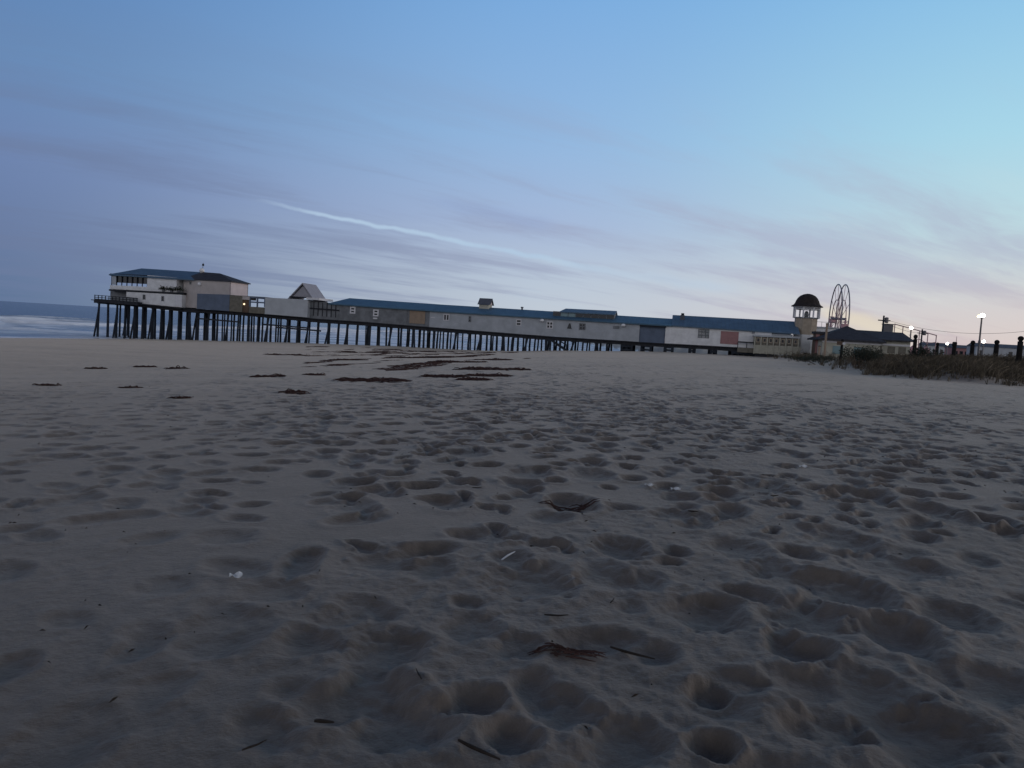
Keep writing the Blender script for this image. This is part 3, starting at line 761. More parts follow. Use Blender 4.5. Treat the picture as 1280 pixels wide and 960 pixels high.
# glazed dormer
d0 = 1.4
aL, zL1 = A(691.5, 388.8, d0); aR, zR1 = A(768, 392.5, d0); zL0, zR0 = Az(691.5, 398.5, d0), Az(768, 403, d0)
do = b5.put(MB().sbox(aL, zL0-.4, zL1, aR, zR0-.4, zR1, d0, 6), 'dormer', 'dgrey')
n = 8
for k in range(n):
    t0, t1 = (k+.06)/n, (k+.94)/n
    f = lambda t, u: (aL+(aR-aL)*t, zL0+.12+(zR0-zL0)*t+u*((zL1-zL0)+((zR1-zR0)-(zL1-zL0))*t-.3))
    x0, q0 = f(t0, 0); x1, q1 = f(t1, 0); _, r0 = f(t0, 1); _, r1 = f(t1, 1)
    b5.put(MB().sbox(x0, q0, r0, x1, q1, r1, d0-.06, d0+.02), 'window', 'gglass' if k in (2,) else ('gglass' if k == 1 else 'glass'), do)
aL2, aR2 = A(692, 388, d0-.3)[0], A(768.8, 392, d0-.3)[0]
zl, zr = Az(692, 388.9, d0-.3), Az(768.8, 392.8, d0-.3); zlr, zrr = Az(692, 384.8, dm), Az(768.8, 388.6, dm)
b5.put(MB().loft([(aL2+.9, d0-.3, zl), (aL2+1.4, dm, zlr), (aL2+.9, 6.3, zl), (aL2+.9, 6.3, zl-.15), (aL2+1.4, dm, zlr-.2), (aL2+.9, d0-.3, zl-.15)],
                [(aR2, d0-.3, zr), (aR2, dm, zrr), (aR2, 6.3, zr), (aR2, 6.3, zr-.15), (aR2, dm, zrr-.2), (aR2, d0-.3, zr-.15)]), 'roof', 'slate_roof', do)

# white hall
b6 = Bld('white_hall', 832, 429, 0, 'white hall with a slate blue roof and a faded red hatch in its wall', 'building')
b6.wall('wall', 'white', 832.3, 965, 407.0, 429.2, 414.8, 436.5, -.03, PW)
b6.wall('skirt', 'grey', 832.3, 962, 429.3, 431.2, 436.6, 438.2, -.10, .4)
b6.gable('roof', 'slate_roof', 839.5, 1000, 406.3, 416.6, 393.6, 402.2, 0, PW)
b6.gable_end('white', 839.8, 407, 393.8, 0, PW)
b6.window(873.0, 411.0, 886.0, 423.0, 0, 'dgrey', 'gglass', mull=(3, 3), fw=.09, label='square dark window with grey bars')
b6.panel('hatch', 'red', 901.3, 413.8, 922.3, 430.8, -.03, .06, label='faded red boarded hatch')
b6.panel('lamp', 'dgrey', 940, 413.8, 943.4, 416.8, -.03, .25)
aa, zz = A(852.5, 402, 2.5)
ch = b6.put(MB().box(aa-.3, aa+.35, 2.2, 2.8, zz-.6, zz+.95), 'chimney', 'grey_roof')
b6.put(MB().box(aa-.2, aa+.25, 2.3, 2.7, zz+.96, zz+1.25), 'chimney_cap', 'beam', ch)
aL, zL = A(922.5, 427.2, -.5); aR = A(945, 428.5, -.5)[0]
mb = MB().box(aL, aR, -.55, -.45, zL-.1, zL+.08)
for t in (0, .5, 1): mb.box(aL+(aR-aL)*t-.05, aL+(aR-aL)*t+.05, -.55, -.45, zL-1.4, zL-.1)
b6.put(mb, 'railing', 'beam')
b6.wall('ramp_skirt', 'olive', 922, 943, 434.2, 440.2, 435.2, 441.2, -.6, -.4)

# porch house
b7 = Bld('porch_house', 943, 442, -1.2, 'low wooden porch house with a row of dark windows in front of the tower', 'building')
b7.wall('base_wall', 'yellow', 943, 1001, 431.0, 441.5, 433.8, 444.5, -1.2, 3)
b7.wall('upper_wall', 'olive', 943.3, 1000, 420.0, 431.0, 423.0, 433.7, -1.15, 3)
b7.wall('fascia', 'lgrey', 942, 1000.5, 418.2, 420.4, 421.0, 423.3, -1.45, 3.2)
b7.wall('roof_box', 'lgrey', 952, 991, 416.2, 418.4, 418.2, 420.6, .2, 2.4)
for x in (945.6, 953.4, 961.2, 968.2, 976.0, 984.0, 992.2):
    yy = 421.6+(x-943)*.052
    b7.window(x, yy, x+4.6, yy+6.4, -1.15, 'tan', mull=(1, 1), fw=.12)
mb = MB()
for x in np.arange(944, 1000.5, 7.8):
    aa, z1 = A(x, 420.6+(x-943)*.052, -1.3); mb.box(aa-.08, aa+.08, -1.34, -1.17, Az(x, 442+(x-943)*.05, -1.3), z1)
b7.put(mb, 'porch_post', 'yellow')
b7.wall('underfloor_shade', 'beam', 944, 968, 441.6, 446.5, 442.8, 447.4, -1.1, 2.5, label='solid dark block drawn for the shade under the porch floor')  # solid dark box where there is only shade below the floor

# bell-roofed tower
td = 1.5
b8 = Bld('tower', 1007, 433, td, 'tan lookout tower with an open belvedere under a dark bell-shaped dome', 'tower')
ac, zb_ = A(1006.5, 434, td); z1 = Az(1007.5, 418.3, td); z2 = Az(1007.5, 396.5, td); z3 = Az(1007.3, 383, td); z4 = Az(1007.5, 366.2, td)
r8 = math.pi/8; cy_ = td+1.4
def oct_(r): return r/math.cos(r8)
b8.put(MB().lathe((ac, cy_, 0), [(oct_(1.52), zb_-.8), (oct_(1.52), z1)], 8, r8), 'base_wall', 'white')
b8.put(MB().lathe((ac, cy_, 0), [(oct_(1.47), z1+.002), (oct_(1.47), z2-.15)], 8, r8), 'shaft', 'tan')
b8.put(MB().lathe((ac, cy_, 0), [(oct_(1.58), z2-.148), (oct_(1.58), z2+.02)], 8, r8), 'parapet', 'dgrey')
for k in range(8):
    t = r8+k*math.pi/4; x, y = ac+oct_(1.66)*math.cos(t), cy_+oct_(1.66)*math.sin(t)
    b8.put(MB().box(x-.10, x+.10, y-.10, y+.10, z2-.1, z3+.12), 'column', 'trim')
mb = MB()
for k in range(8):
    t0, t1 = r8+k*math.pi/4, r8+(k+1)*math.pi/4
    pa = (ac+oct_(1.66)*math.cos(t0), cy_+oct_(1.66)*math.sin(t0)); pb = (ac+oct_(1.66)*math.cos(t1), cy_+oct_(1.66)*math.sin(t1))
    for zz, r_ in ((z3-.35, .07),): mb.tube([(*pa, zz), (*pb, zz)], r_, 5)
    mb.tube([(*pa, z3-.05), (*pb, z3-.05)], .16, 6)
b8.put(mb, 'frieze', 'trim')
b8.put(MB().lathe((ac, cy_, z2), [(.28, 0), (.32, .5), (.2, .9), (.05, .95)], 8), 'bell', 'dgrey', smooth=True)
hh = z4-z3
prof = [(1.7, .02), (2.22, .0), (2.18, .10), (1.9, .26), (1.72, .5), (1.6, .85), (1.38, 1.25), (1.05, 1.58), (.6, 1.8), (.2, 1.89), (.02, 1.9)]
b8.put(MB().lathe((ac, cy_, z3), [(r, z*hh/1.9) for r, z in prof], 16, r8), 'dome', 'dome')

# small gatehouse between tower and pavilion
gh = at_depth(1028, 436, 104); o = empty('gatehouse', gh, -TH, 'small brown gatehouse with a dark flat roof right beside the tower', 'building')
MB().box(-1.0, 1.3, 0, 2, -1, 2.0).build('wall', M['brown'], o)
MB().box(-1.2, 1.5, -.25, 2.2, 2.0, 2.3).build('roof', M['dark_roof'], o)
MB().box(-.95, -.5, -.06, -.005, -.6, 1.9).build('side_panel', M['red'], o)
# white lean-to block behind
lb = at_depth(1028, 416, 122); o = empty('rooftop_building', lb, -TH, 'white flat-roofed building showing between the tower and the big wheel', 'building')
MB().box(-2.0, 2.1, 0, 6, -3, .75).build('wall', M['white'], o)
MB().box(-2.2, 2.3, -.2, 6.2, .752, .95).build('roof', M['lgrey'], o)
mb = MB()
for x in (-1.8, -1.0, -.2, .6, 1.4, 2.0): mb.tube([(x, .1, .95), (x, .1, 1.75)], .03, 5)
mb.tube([(-1.8, .1, 1.7), (2.0, .1, 1.7)], .03, 5); mb.build('roof_railing', M['steel'], o)

# ------------------------------------------------------------------ boardwalk pavilions on the right
Yp = 100
def land(name, px, py, Y, label, cat, rz=-TH, group=None):
    p = at_depth(px, py, Y); p.z = base_z1(p.x, p.y); return empty(name, p, rz, label, cat, group), p
o, p = land('hip_roof_pavilion', 1063, 440, 100, 'cream pavilion with a dark hipped roof rising to a small peak', 'building')
def zrel(px, py, Y): return at_depth(px, py, Y).z-p.z
hw = 3.5; ze = zrel(1063, 424.5, 98); zr = zrel(1063, 411, 102); zp = zrel(1063, 407, 102)
for nm, bx in (('front_wall', (-hw, hw, 0, .2)), ('back_wall', (-hw, hw, 7.8, 8)), ('side_wall', (-hw, -hw+.2, .2, 7.8)), ('side_wall', (hw-.2, hw, .2, 7.8))):
    MB().box(*bx, -1, ze).build(nm, M['yellow'], o)
e = hw+.6
MB().add([(-e, -.6, ze), (e, -.6, ze), (e, 8.6, ze), (-e, 8.6, ze), (-.8, 3.2, zr), (1.0, 3.2, zr), (1.0, 4.8, zr), (-.8, 4.8, zr), (.1, 4, zp), (-e, -.6, ze-.2), (e, -.6, ze-.2), (e, 8.6, ze-.2), (-e, 8.6, ze-.2)],
    [(0,1,5,4),(1,2,6,5),(2,3,7,6),(3,0,4,7),(4,5,8),(5,6,8),(6,7,8),(7,4,8),(9,10,1,0),(10,11,2,1),(11,12,3,2),(12,9,0,3),(12,11,10,9)]).build('roof', M['dark_roof'], o)
MB().box(-hw-.02, hw+.02, -.08, -.005, ze-.5, ze-.21).build('fascia', M['trim'], o)
for x in (-2.2, .4): MB().box(x, x+1.3, -.05, -.006, .5, ze-.9).build('window', M['gglass'], o)
o, p = land('boardwalk_building', 1108, 440, 100, 'long low cream building with a dark straight roof behind the dune grass', 'building')
zE0, zE1 = zrel(1082, 423, 100), zrel(1132, 426.6, 100); zR0, zR1 = zrel(1074, 412.2, 103), zrel(1127, 415.5, 103)
xa, xb = -3.6, 2.75
MB().sbox(xa, -1, zE0, xb, -1, zE0, 0, 7).build('wall', M['yellow'], o)
MB().loft([(xa-.1, -.7, zE0), (xa-.1, 3.5, zR0), (xa-.1, 7.7, zE0), (xa-.1, 7.7, zE0-.15), (xa-.1, 3.5, zR0-.2), (xa-.1, -.7, zE0-.15)],
          [(xb+.3, -.7, zE0), (xb-.1, 3.5, zR0-.05), (xb+.3, 7.7, zE0), (xb+.3, 7.7, zE0-.15), (xb-.1, 3.5, zR0-.25), (xb+.3, -.7, zE0-.15)]).build('roof', M['dark_roof'], o)
MB().box(xa, xb, -.12, -.005, zE0-.75, zE0-.5).build('trim_band', M['trim'], o)
for x in (-3.0, -1.5, .1, 1.4): MB().box(x, x+.9, -.05, -.006, zE0-1.7, zE0-.85).build('window', M['olive'], o)
# roof plant behind it
o, p = land('roof_tank', 1109, 430, 112, 'grey boxy tank standing beside the tall utility pole', 'tank')
zt = zrel(1109, 405.5, 112); MB().box(-.6, .6, 0, 1.2, 1.4, zt).build('tank_body', M['steel'], o)
for x in (-.5, .5): MB().tube([(x, .2, -.5), (x, .2, 1.45)], .07, 6).build('leg', M['steel'], o)
MB().box(-.7, .7, -.1, 1.3, zt+.002, zt+.1).build('lid', M['grey_roof'], o)

# ------------------------------------------------------------------ big wheel seen almost edge-on
Yw = 170
pc = at_depth(1048.2, 398.5, Yw); RW = 7.5
zg = base_z1(pc.x, pc.y)
azr = math.atan2(pc.x, pc.y)
fw_ = empty('ferris_wheel', (pc.x, pc.y, zg), -azr+R(10), 'big wheel with two thin rims seen almost edge-on behind the pavilions', 'ferris wheel')
hz = pc.z-zg
for sx in (-.72, .72):
    t = [(sx, RW*math.cos(a), hz+RW*math.sin(a)) for a in np.linspace(0, 2*math.pi, 49)]
    MB().tube(t, .13, 6, cap=False).build('rim', M['rim'], fw_)
    t = [(sx, RW*.55*math.cos(a), hz+RW*.55*math.sin(a)) for a in np.linspace(0, 2*math.pi, 33)]
    MB().tube(t, .10, 5, cap=False).build('inner_ring', M['ridered'], fw_)
    for k in range(12):
        a = 2*math.pi*k/12+.1
        MB().tube([(sx*.5, .2*math.cos(a), hz+.2*math.sin(a)), (sx, RW*math.cos(a), hz+RW*math.sin(a))], .05, 5).build('spoke', M['ridered'], fw_)
MB().tube([(-1.6, 0, hz), (1.6, 0, hz)], .28, 10).build('hub', M['rim'], fw_)
for sx in (-1.45, 1.45):
    for sy in (-3.2, 3.2): MB().tube([(sx*1.2, sy, -.5), (sx, 0, hz)], .16, 6).build('support_leg', M['ridered'], fw_)
for k in range(12):
    a = 2*math.pi*k/12+.1; y, z = RW*math.cos(a), hz+RW*math.sin(a)
    if z > hz+RW*.25: continue
    gd = MB().lathe((0, y, z-1.5), [(.5, 0), (.75, .15), (.8, .9), (.72, .95)], 8).build('gondola', M['gondola'], fw_)
    MB().tube([(-.5, y, z-.9), (-.5, y, z), (.5, y, z), (.5, y, z-.9)], .04, 5).lathe((0, y, z-.3), [(.55, 0), (.3, .2), (.05, .3)], 8).build('canopy', M['gondola'], gd)
# amusement ride frame by the small lamp
o, p = land('fairground_ride', 1145, 436, 150, 'low reddish fairground ride frame of thin posts beyond the small lamp', 'fairground ride')
zt = zrel(1122, 404.5, 150)
xs = np.linspace(-4.2, 3.4, 6)
for k, x in enumerate(xs):
    MB().tube([(x, 0, -1), (x, 0, zt-.35*k)], .09, 6).build('post', M['ridered'], o)
MB().tube([(x, 0, zt-.35*k-.1) for k, x in enumerate(xs)], .10, 6).build('top_rail', M['ridered'], o)
MB().tube([(x, 0, (zt-.35*k)*.62+.5*(k % 2)) for k, x in enumerate(xs)], .07, 6).build('brace', M['ridered'], o)
for x in (-2.5, -.4, 1.8): MB().lathe((x, .3, -.5), [(.8, 0), (.8, 2.6), (.9, 2.65), (.1, 3.4)], 8).build('booth', M['gondola'], o)

# ------------------------------------------------------------------ utility poles and wires
poles = []
for px, pyb, pyt, Y, lab in ((1105, 440, 394.5, 108, 'tall dark utility pole with a transformer behind the cream building'),
                             (1153, 440, 411.5, 130, 'shorter utility pole with a crossbar standing right of the small lamp'),
                             (1196, 440, 420.5, 190, 'thin reddish mast above the dune posts'),):
    p = at_depth(px, pyt, Y); zg = base_z1(p.x, p.y)
    mast = 'mast' in lab
    o = empty('mast' if mast else 'utility_pole', (p.x, p.y, zg), 0, lab, 'mast' if mast else 'utility pole')
    h = p.z-zg
    MB().tube([(0, 0, -.5), (0, 0, h)], [.16, .12] if not mast else [.16, .05], 8).build('pole', M['ridered'] if mast else M['pile'], o)
    if not mast:
        MB().box(-.75, .95, -.06, .06, h-.75, h-.6).build('crossbar', M['pile'], o)
        MB().lathe((.42, 0, h-1.0), [(.2, 0), (.26, .1), (.26, .7), (.15, .78)], 10).build('transformer', M['steel'], o)
        poles.append((p.x, p.y, p.z))
def wire(a, b, sag, lab, r=.022):
    a, b = Vector(a), Vector(b); pts = []
    for t in np.linspace(0, 1, 25): v = a.lerp(b, t); v.z -= sag*4*t*(1-t); pts.append(v)
    tag(MB().tube(pts, r, 5).build('overhead_wire', M['wire']), lab, 'wire', 'overhead wires')
pA = Vector(poles[0]); far1 = at_depth(1292, 413, 95); far2 = at_depth(1292, 419, 95)
wire(pA+Vector((.5, 0, -.6)), far1, 1.0, 'upper overhead wire sagging right from the tall utility pole', .02)
wire(pA+Vector((-.5, 0, -.6)), Vector(poles[1])+Vector((.5, 0, -.65)), .5, 'short overhead wire between the two utility poles', .02)
wire(Vector(poles[1])+Vector((-.4, 0, -.65)), far2+Vector((0, 30, 0)), .8, 'lower overhead wire leading right from the shorter utility pole', .02)

# ------------------------------------------------------------------ street lamps
def street_lamp(px, pyt, Y, label, hd=.26, double=False, name='street_lamp'):
    p = at_depth(px, pyt, Y); zg = base_z1(p.x, p.y); h = p.z-zg
    o = empty(name, (p.x, p.y, zg), 0, label, 'street lamp', 'lit lamps beyond the dune')
    MB().tube([(0, 0, -.4), (0, 0, .6), (0, 0, h-hd)], [.15, .10, .075], 10).build('pole', M['steel'], o)
    MB().tube([(0, 0, h*.42), (0, 0, h*.42+.35)], .13, 10).build('collar', M['steel'], o) if double else None
    hdm = MB().lathe((0, 0, h-hd), [(.08, 0), (hd*.9, .06), (hd*.9, .1)], 12).build('lamp_head', M['steel'], o)
    MB().lathe((.06 if double else 0, 0, h-hd+.102), [(hd*.5, 0), (hd, hd*.5), (hd, hd), (hd*.55, hd*1.6), (.02, hd*1.8)], 14).build('globe', M['lamp'], hdm, smooth=True)
    if double: MB().lathe((-hd*1.5, 0, h-hd+.06), [(hd*.3, 0), (hd*.6, hd*.4), (hd*.5, hd*1.0), (.02, hd*1.2)], 12).build('side_globe', M['lamp_y'], hdm, smooth=True)
street_lamp(1227.5, 395.2, 80, 'tall bright lamp with a yellowish side globe over the dune posts', .23, True)
street_lamp(1139, 410.5, 105, 'white lit lamp on a slim pole at the end of the cream building', .2)
street_lamp(1184.2, 430.2, 120, 'small distant lit lamp between the second and third dune posts', .18)
street_lamp(1229.5, 427.6, 110, 'low bright lamp glowing just behind the tall lamp pole', .21)
# far low buildings on the right
for px, w_, yt, Y, m, lab in ((1176, 9, 428.5, 230, 'lgrey', 'far low pale building left of the tall lamp'), (1207, 6, 431.5, 200, 'red', 'far low reddish building behind the dune posts'), (1262, 14, 430.5, 180, 'grey', 'far low grey building at the right edge behind the posts')):
    p = at_depth(px, yt, Y); zg = base_z1(p.x, p.y); h = max(1.5, p.z-zg)
    o = empty('seafront_building', (p.x, p.y, zg), -TH, lab, 'building')
    MB().box(-w_/2, w_/2, 0, 6, -1, h*.8).build('wall', M[m], o)
    MB().loft([(-w_/2-.2, -.3, h*.8), (-w_/2-.2, 6.3, h*.8), (-w_/2-.2, 3, h)], [(w_/2+.2, -.3, h*.8), (w_/2+.2, 6.3, h*.8), (w_/2+.2, 3, h)]).build('roof', M['grey_roof'], o)
    for k in range(4): x = -w_/2+.5+k*(w_-1)/4; MB().box(x, x+.8, -.05, -.005, h*.3, h*.6).build('window', M['glass'], o)

# ------------------------------------------------------------------ dune posts
POSTS = [(1145, 418, 66, .16, 'lone dark post nearest the cream building, by the small lamp'),
         (1172, 428, 82, .16, 'shortest dark post, standing left of the small distant lamp'),
         (1193.5, 427.3, 75, .19, 'dark flat-topped post by the thin reddish mast'),
         (1216.3, 425.5, 69, .18, 'dark rounded post just left of the tall lamp pole'),
         (1246.5, 424.8, 64, .19, 'dark rounded post just right of the tall lamp pole'),
         (1276.5, 420.0, 59, .20, 'tallest dark rounded post at the right edge of the dune')]
for k, (px, pyt, Y, r, lab) in enumerate(POSTS):
    p = at_depth(px, pyt, Y); zg = base_z1(p.x, p.y); h = p.z-zg
    o = empty('dune_post', (p.x, p.y, zg), random.uniform(0, 3), lab, 'post', 'wooden posts along the dune')
    n_ = h-.42
    lx = random.uniform(-.04, .04)
    MB().tube([(0, 0, -.5), (lx*.5, 0, n_*.6), (lx, 0, n_)], [r*1.05, r, r*.96], 12).build('shaft', M['post'], o, smooth=True)
    if k == 2: MB().lathe((lx, 0, n_), [(r*.96, 0), (r*1.1, .04), (r*1.1, .34), (r*.8, .42)], 12).build('cap', M['post'], o)
    else: MB().lathe((lx, 0, n_), [(r*.62, 0), (r*.66, .06), (r*.98, .14), (r*1.08, .24), (r*.9, .34), (r*.5, .40), (.02, .42)], 12).build('cap', M['post'], o, smooth=True)
# sign post by the pavilion
p = at_depth(1052.5, 424, 72); zg = base_z1(p.x, p.y); h = p.z-zg
o = empty('sign_post', (p.x, p.y, zg), R(-20), 'dark leaning post with small boards in front of the hipped pavilion', 'sign post')
MB().tube([(0, 0, -.4), (.05, 0, h)], .11, 8).build('post', M['post'], o)
MB().box(-.42, .1, -.15, -.115, h-.55, h-.2).build('board', M['brown'], o)
MB().box(.05, .32, -.15, -.115, h-.5, h-.3).build('board', M['trim'], o)
# tan timber posts by the gatehouse
for px, pyt, Y, lab in ((1034, 404, 88, 'tall slim tan post beside the gatehouse'), (1024.5, 432, 84, 'short brown post in front of the gatehouse')):
    p = at_depth(px, pyt, Y); zg = base_z1(p.x, p.y)
    o = empty('timber_post', (p.x, p.y, zg), 0, lab, 'post')
    MB().tube([(0, 0, -.4), (0, 0, p.z-zg-.1)], .13, 8).build('shaft', M['tan_board'], o)
    MB().lathe((0, 0, p.z-zg-.1), [(.17, 0), (.17, .06), (.02, .12)], 8).build('cap', M['brown'], o)

# ------------------------------------------------------------------ beach stair under the pier
aa, zt = A(690, 421.5, -.6); bb = A(711, 436, -.6)[0]
w0 = Wd((aa+bb)/2, -1, 0); zg = base_z1(w0.x, w0.y)
o = empty('beach_stair', Wd(aa, -.6, zg), -TH, 'dark wooden stair leading down from the pier deck to the sand', 'stair')
Hh = zt-zg-.4; Ls = bb-aa
for d in (0, 1.0): MB().loft([(0, d, Hh), (0, d+.1, Hh), (0, d+.1, Hh-.3), (0, d, Hh-.3)], [(Ls, d, .05), (Ls, d+.1, .05), (Ls, d+.1, -.25), (Ls, d, -.25)]).build('stringer', M['pile'], o)
for k in range(8): t = (k+.5)/8; MB().box(Ls*t-.16, Ls*t+.16, .1, 1.0, Hh*(1-t)-.02, Hh*(1-t)+.04).build('tread', M['pile'], o)
for d in (.05, 1.05):
    MB().tube([(0, d, Hh+.5), (Ls*.85, d, .95)], .05, 6).build('handrail', M['pile'], o)
    for t in (.05, .45, .85): MB().tube([(Ls*t, d, Hh*(1-t)-.1), (Ls*t, d, Hh*(1-t)+.62 if t < .8 else .98)], .06, 6).build('newel', M['pile'], o)
MB().box(-.9, -.02, -.05, 1.1, Hh-.25, Hh).build('landing', M['pile'], o)
for x in (-.8, -.2): MB().tube([(x, .05, -.4), (x, .05, Hh-.25)], .16, 7).build('leg', M['pile'], o)

# ------------------------------------------------------------------ vegetation on the dune
def blades(name, n, sampler, hmin, hmax, wid, m, lean=.45):
    pts = sampler(n); n = len(pts)
    X, Y = pts[:, 0], pts[:, 1]; Z = base_z(X, Y)-.03
    nb_ = 9
    X = np.repeat(X, nb_)+rng.normal(0, .07, n*nb_); Y = np.repeat(Y, nb_)+rng.normal(0, .07, n*nb_); Z = np.repeat(Z, nb_)
    hs = np.repeat(rng.uniform(hmin, hmax, n), nb_)*rng.uniform(.55, 1.1, n*nb_)
    a = rng.uniform(0, 6.283, n*nb_); la = rng.normal(.5, .9, n*nb_); ln = np.abs(rng.normal(0, lean, n*nb_))*hs
    wx, wy = np.cos(a)*wid, np.sin(a)*wid; tx, ty = np.cos(la)*ln, np.sin(la)*ln
    b0 = np.stack([X-wx, Y-wy, Z], 1); b1_ = np.stack([X+wx, Y+wy, Z], 1)
    m0 = np.stack([X+tx*.35-wx*.8, Y+ty*.35-wy*.8, Z+hs*.6], 1); m1 = np.stack([X+tx*.35+wx*.8, Y+ty*.35+wy*.8, Z+hs*.6], 1)
    t0 = np.stack([X+tx-wx*.15, Y+ty-wy*.15, Z+hs*.95], 1); t1 = np.stack([X+tx+wx*.15, Y+ty+wy*.15, Z+hs], 1)
    V = np.stack([b0, b1_, m1, m0, t1, t0], 1).reshape(-1, 3)
    k = np.arange(n*nb_)*6
    F = np.concatenate([np.stack([k, k+1, k+2, k+3], 1), np.stack([k+3, k+2, k+4, k+5], 1)])
    return fast_mesh(name, V, F, m, smooth=False)
mg = bpy.data.materials.new('dune_grass'); mg.use_nodes = True
q = NG(mg.node_tree); b = mg.node_tree.nodes['Principled BSDF']
geo = q.n('ShaderNodeNewGeometry'); 
cg = q.ramp(geo.outputs['Random Per Island'], [(0, (.045,.039,.028)), (.5, (.095,.078,.056)), (.85, (.155,.127,.09)), (1, (.23,.19,.135))])
cg = q.mix(q.smooth(q.noise(geo.outputs['Position'], .22, 3), .42, .62), cg, q.mix(.45, cg, (.04,.036,.026)))
q.set(b.inputs['Base Color'], cg); b.inputs['Roughness'].default_value = .8; b.inputs['Specular IOR Level'].default_value = .1
def dune_sampler(n):
    X = rng.uniform(20, 85, n*4); Y = rng.uniform(38, 118, n*4)
    s = dune_sd(X, Y)+1.2*fbm(X/3, Y/3, 2, 44)
    keep = (s > -.9) & (s < 34) & (rng.random(n*4) < np.clip((s+1.1)/4.5, 0, 1)) & ((X/Y > .462) | (rng.random(n*4) < .12)) & (rng.random(n*4) < np.clip(.35+fbm(X/2.2, Y/2.2, 2, 45)*1.6+np.clip(s/8, 0, .5), .08, 1)) & (rng.random(n*4) < np.clip(60/np.hypot(X, Y), 0, 1)**1.2)
    P = np.stack([X, Y], 1)[keep]; return P[:n]
tag(blades('dune_grass', 30000, dune_sampler, .28, .95, .016, mg, .6), 'dark dune grass covering the sandy rise on the right', 'grass', kind='stuff')
def ground_hit(px, py):
    r = ray(px, py); t = 2.0; o_ = Vector((0, 0, EYE))
    ts = np.geomspace(1.5, 200, 1500); X, Y, Z = o_.x+r.x*ts, o_.y+r.y*ts, o_.z+r.z*ts
    d = Z-base_z(X, Y); k = int(np.argmax(d < 0)) if (d < 0).any() else len(ts)-1
    return Vector((float(X[k]), float(Y[k]), 0))
for px, py, wx, wy, n, lab in ((1110, 468, 1.6, .7, 110, 'yellowish grass tussock spilling onto the sand at the left foot of the dune'),
                              (1142, 465.5, .6, .5, 60, 'small dark grass tussock just right of the yellowish one')):
    p = ground_hit(px, py)
    tag(blades('grass_tussock', n, lambda k, p=p, wx=wx, wy=wy: np.stack([p.x+rng.normal(0, wx*.6, k), p.y+rng.normal(0, wy*.6, k)], 1), .25, .5, .014, mg, .8), lab, 'grass tussock')
def shrub(px, py, w_, h_, lab, n=900, Y=None):
    p = ground_hit(px, py) if Y is None else at_depth(px, py, Y)
    zg = base_z1(p.x, p.y)
    o = empty('shrub', (p.x, p.y, zg), 0, lab, 'shrub', 'shrubs on the dune')
    mb = MB(); lobes = [(random.uniform(-.4, .4)*w_, random.uniform(-.3, .3)*w_, random.uniform(.35, .75)*h_, random.uniform(.18, .32)) for _ in range(8)]
    for _ in range(n):
        lx, ly, lz, lr = random.choice(lobes)
        v = Vector((random.gauss(0, 1), random.gauss(0, 1), random.gauss(0, .8))).normalized()*random.random()**.4
        c_ = Vector((lx+v.x*lr*w_, ly+v.y*lr*w_, max(.02, lz+v.z*lr*h_*1.3))); s_ = random.uniform(.05, .12)
        u = Vector((random.gauss(0,1), random.gauss(0,1), random.gauss(0,1))).normalized(); wv = u.orthogonal().normalized()
        mb.add([c_-u*s_, c_+wv*s_*.45, c_+u*s_, c_-wv*s_*.45], [(0,1,2,3)])
    mb.build('foliage', M['leafdark'], o)
    for lx, ly, lz, lr in lobes[:6]: MB().tube([(lx*.1, ly*.1, -.2), (lx*.6, ly*.6, lz*.6), (lx, ly, lz)], [.05, .035, .015], 5).build('stem', M['brown'], o)
shrub(1028, 456, 4.5, .9, 'low dark shrub on the sand in front of the gatehouse', 1300)
shrub(1002, 450, 3.4, .5, 'flat dark shrub in front of the porch house', 700)
shrub(1072, 448, 3.2, 1.7, 'rounded dark shrub covering the foot of the hipped pavilion', 1600, 62)
shrub(1092, 444, 3.4, 1.5, 'dark shrub in front of the cream building', 1500, 64)
shrub(1158, 438, 2.6, 1.6, 'tall dark shrub between the lone post and the shortest post', 1200, 64)

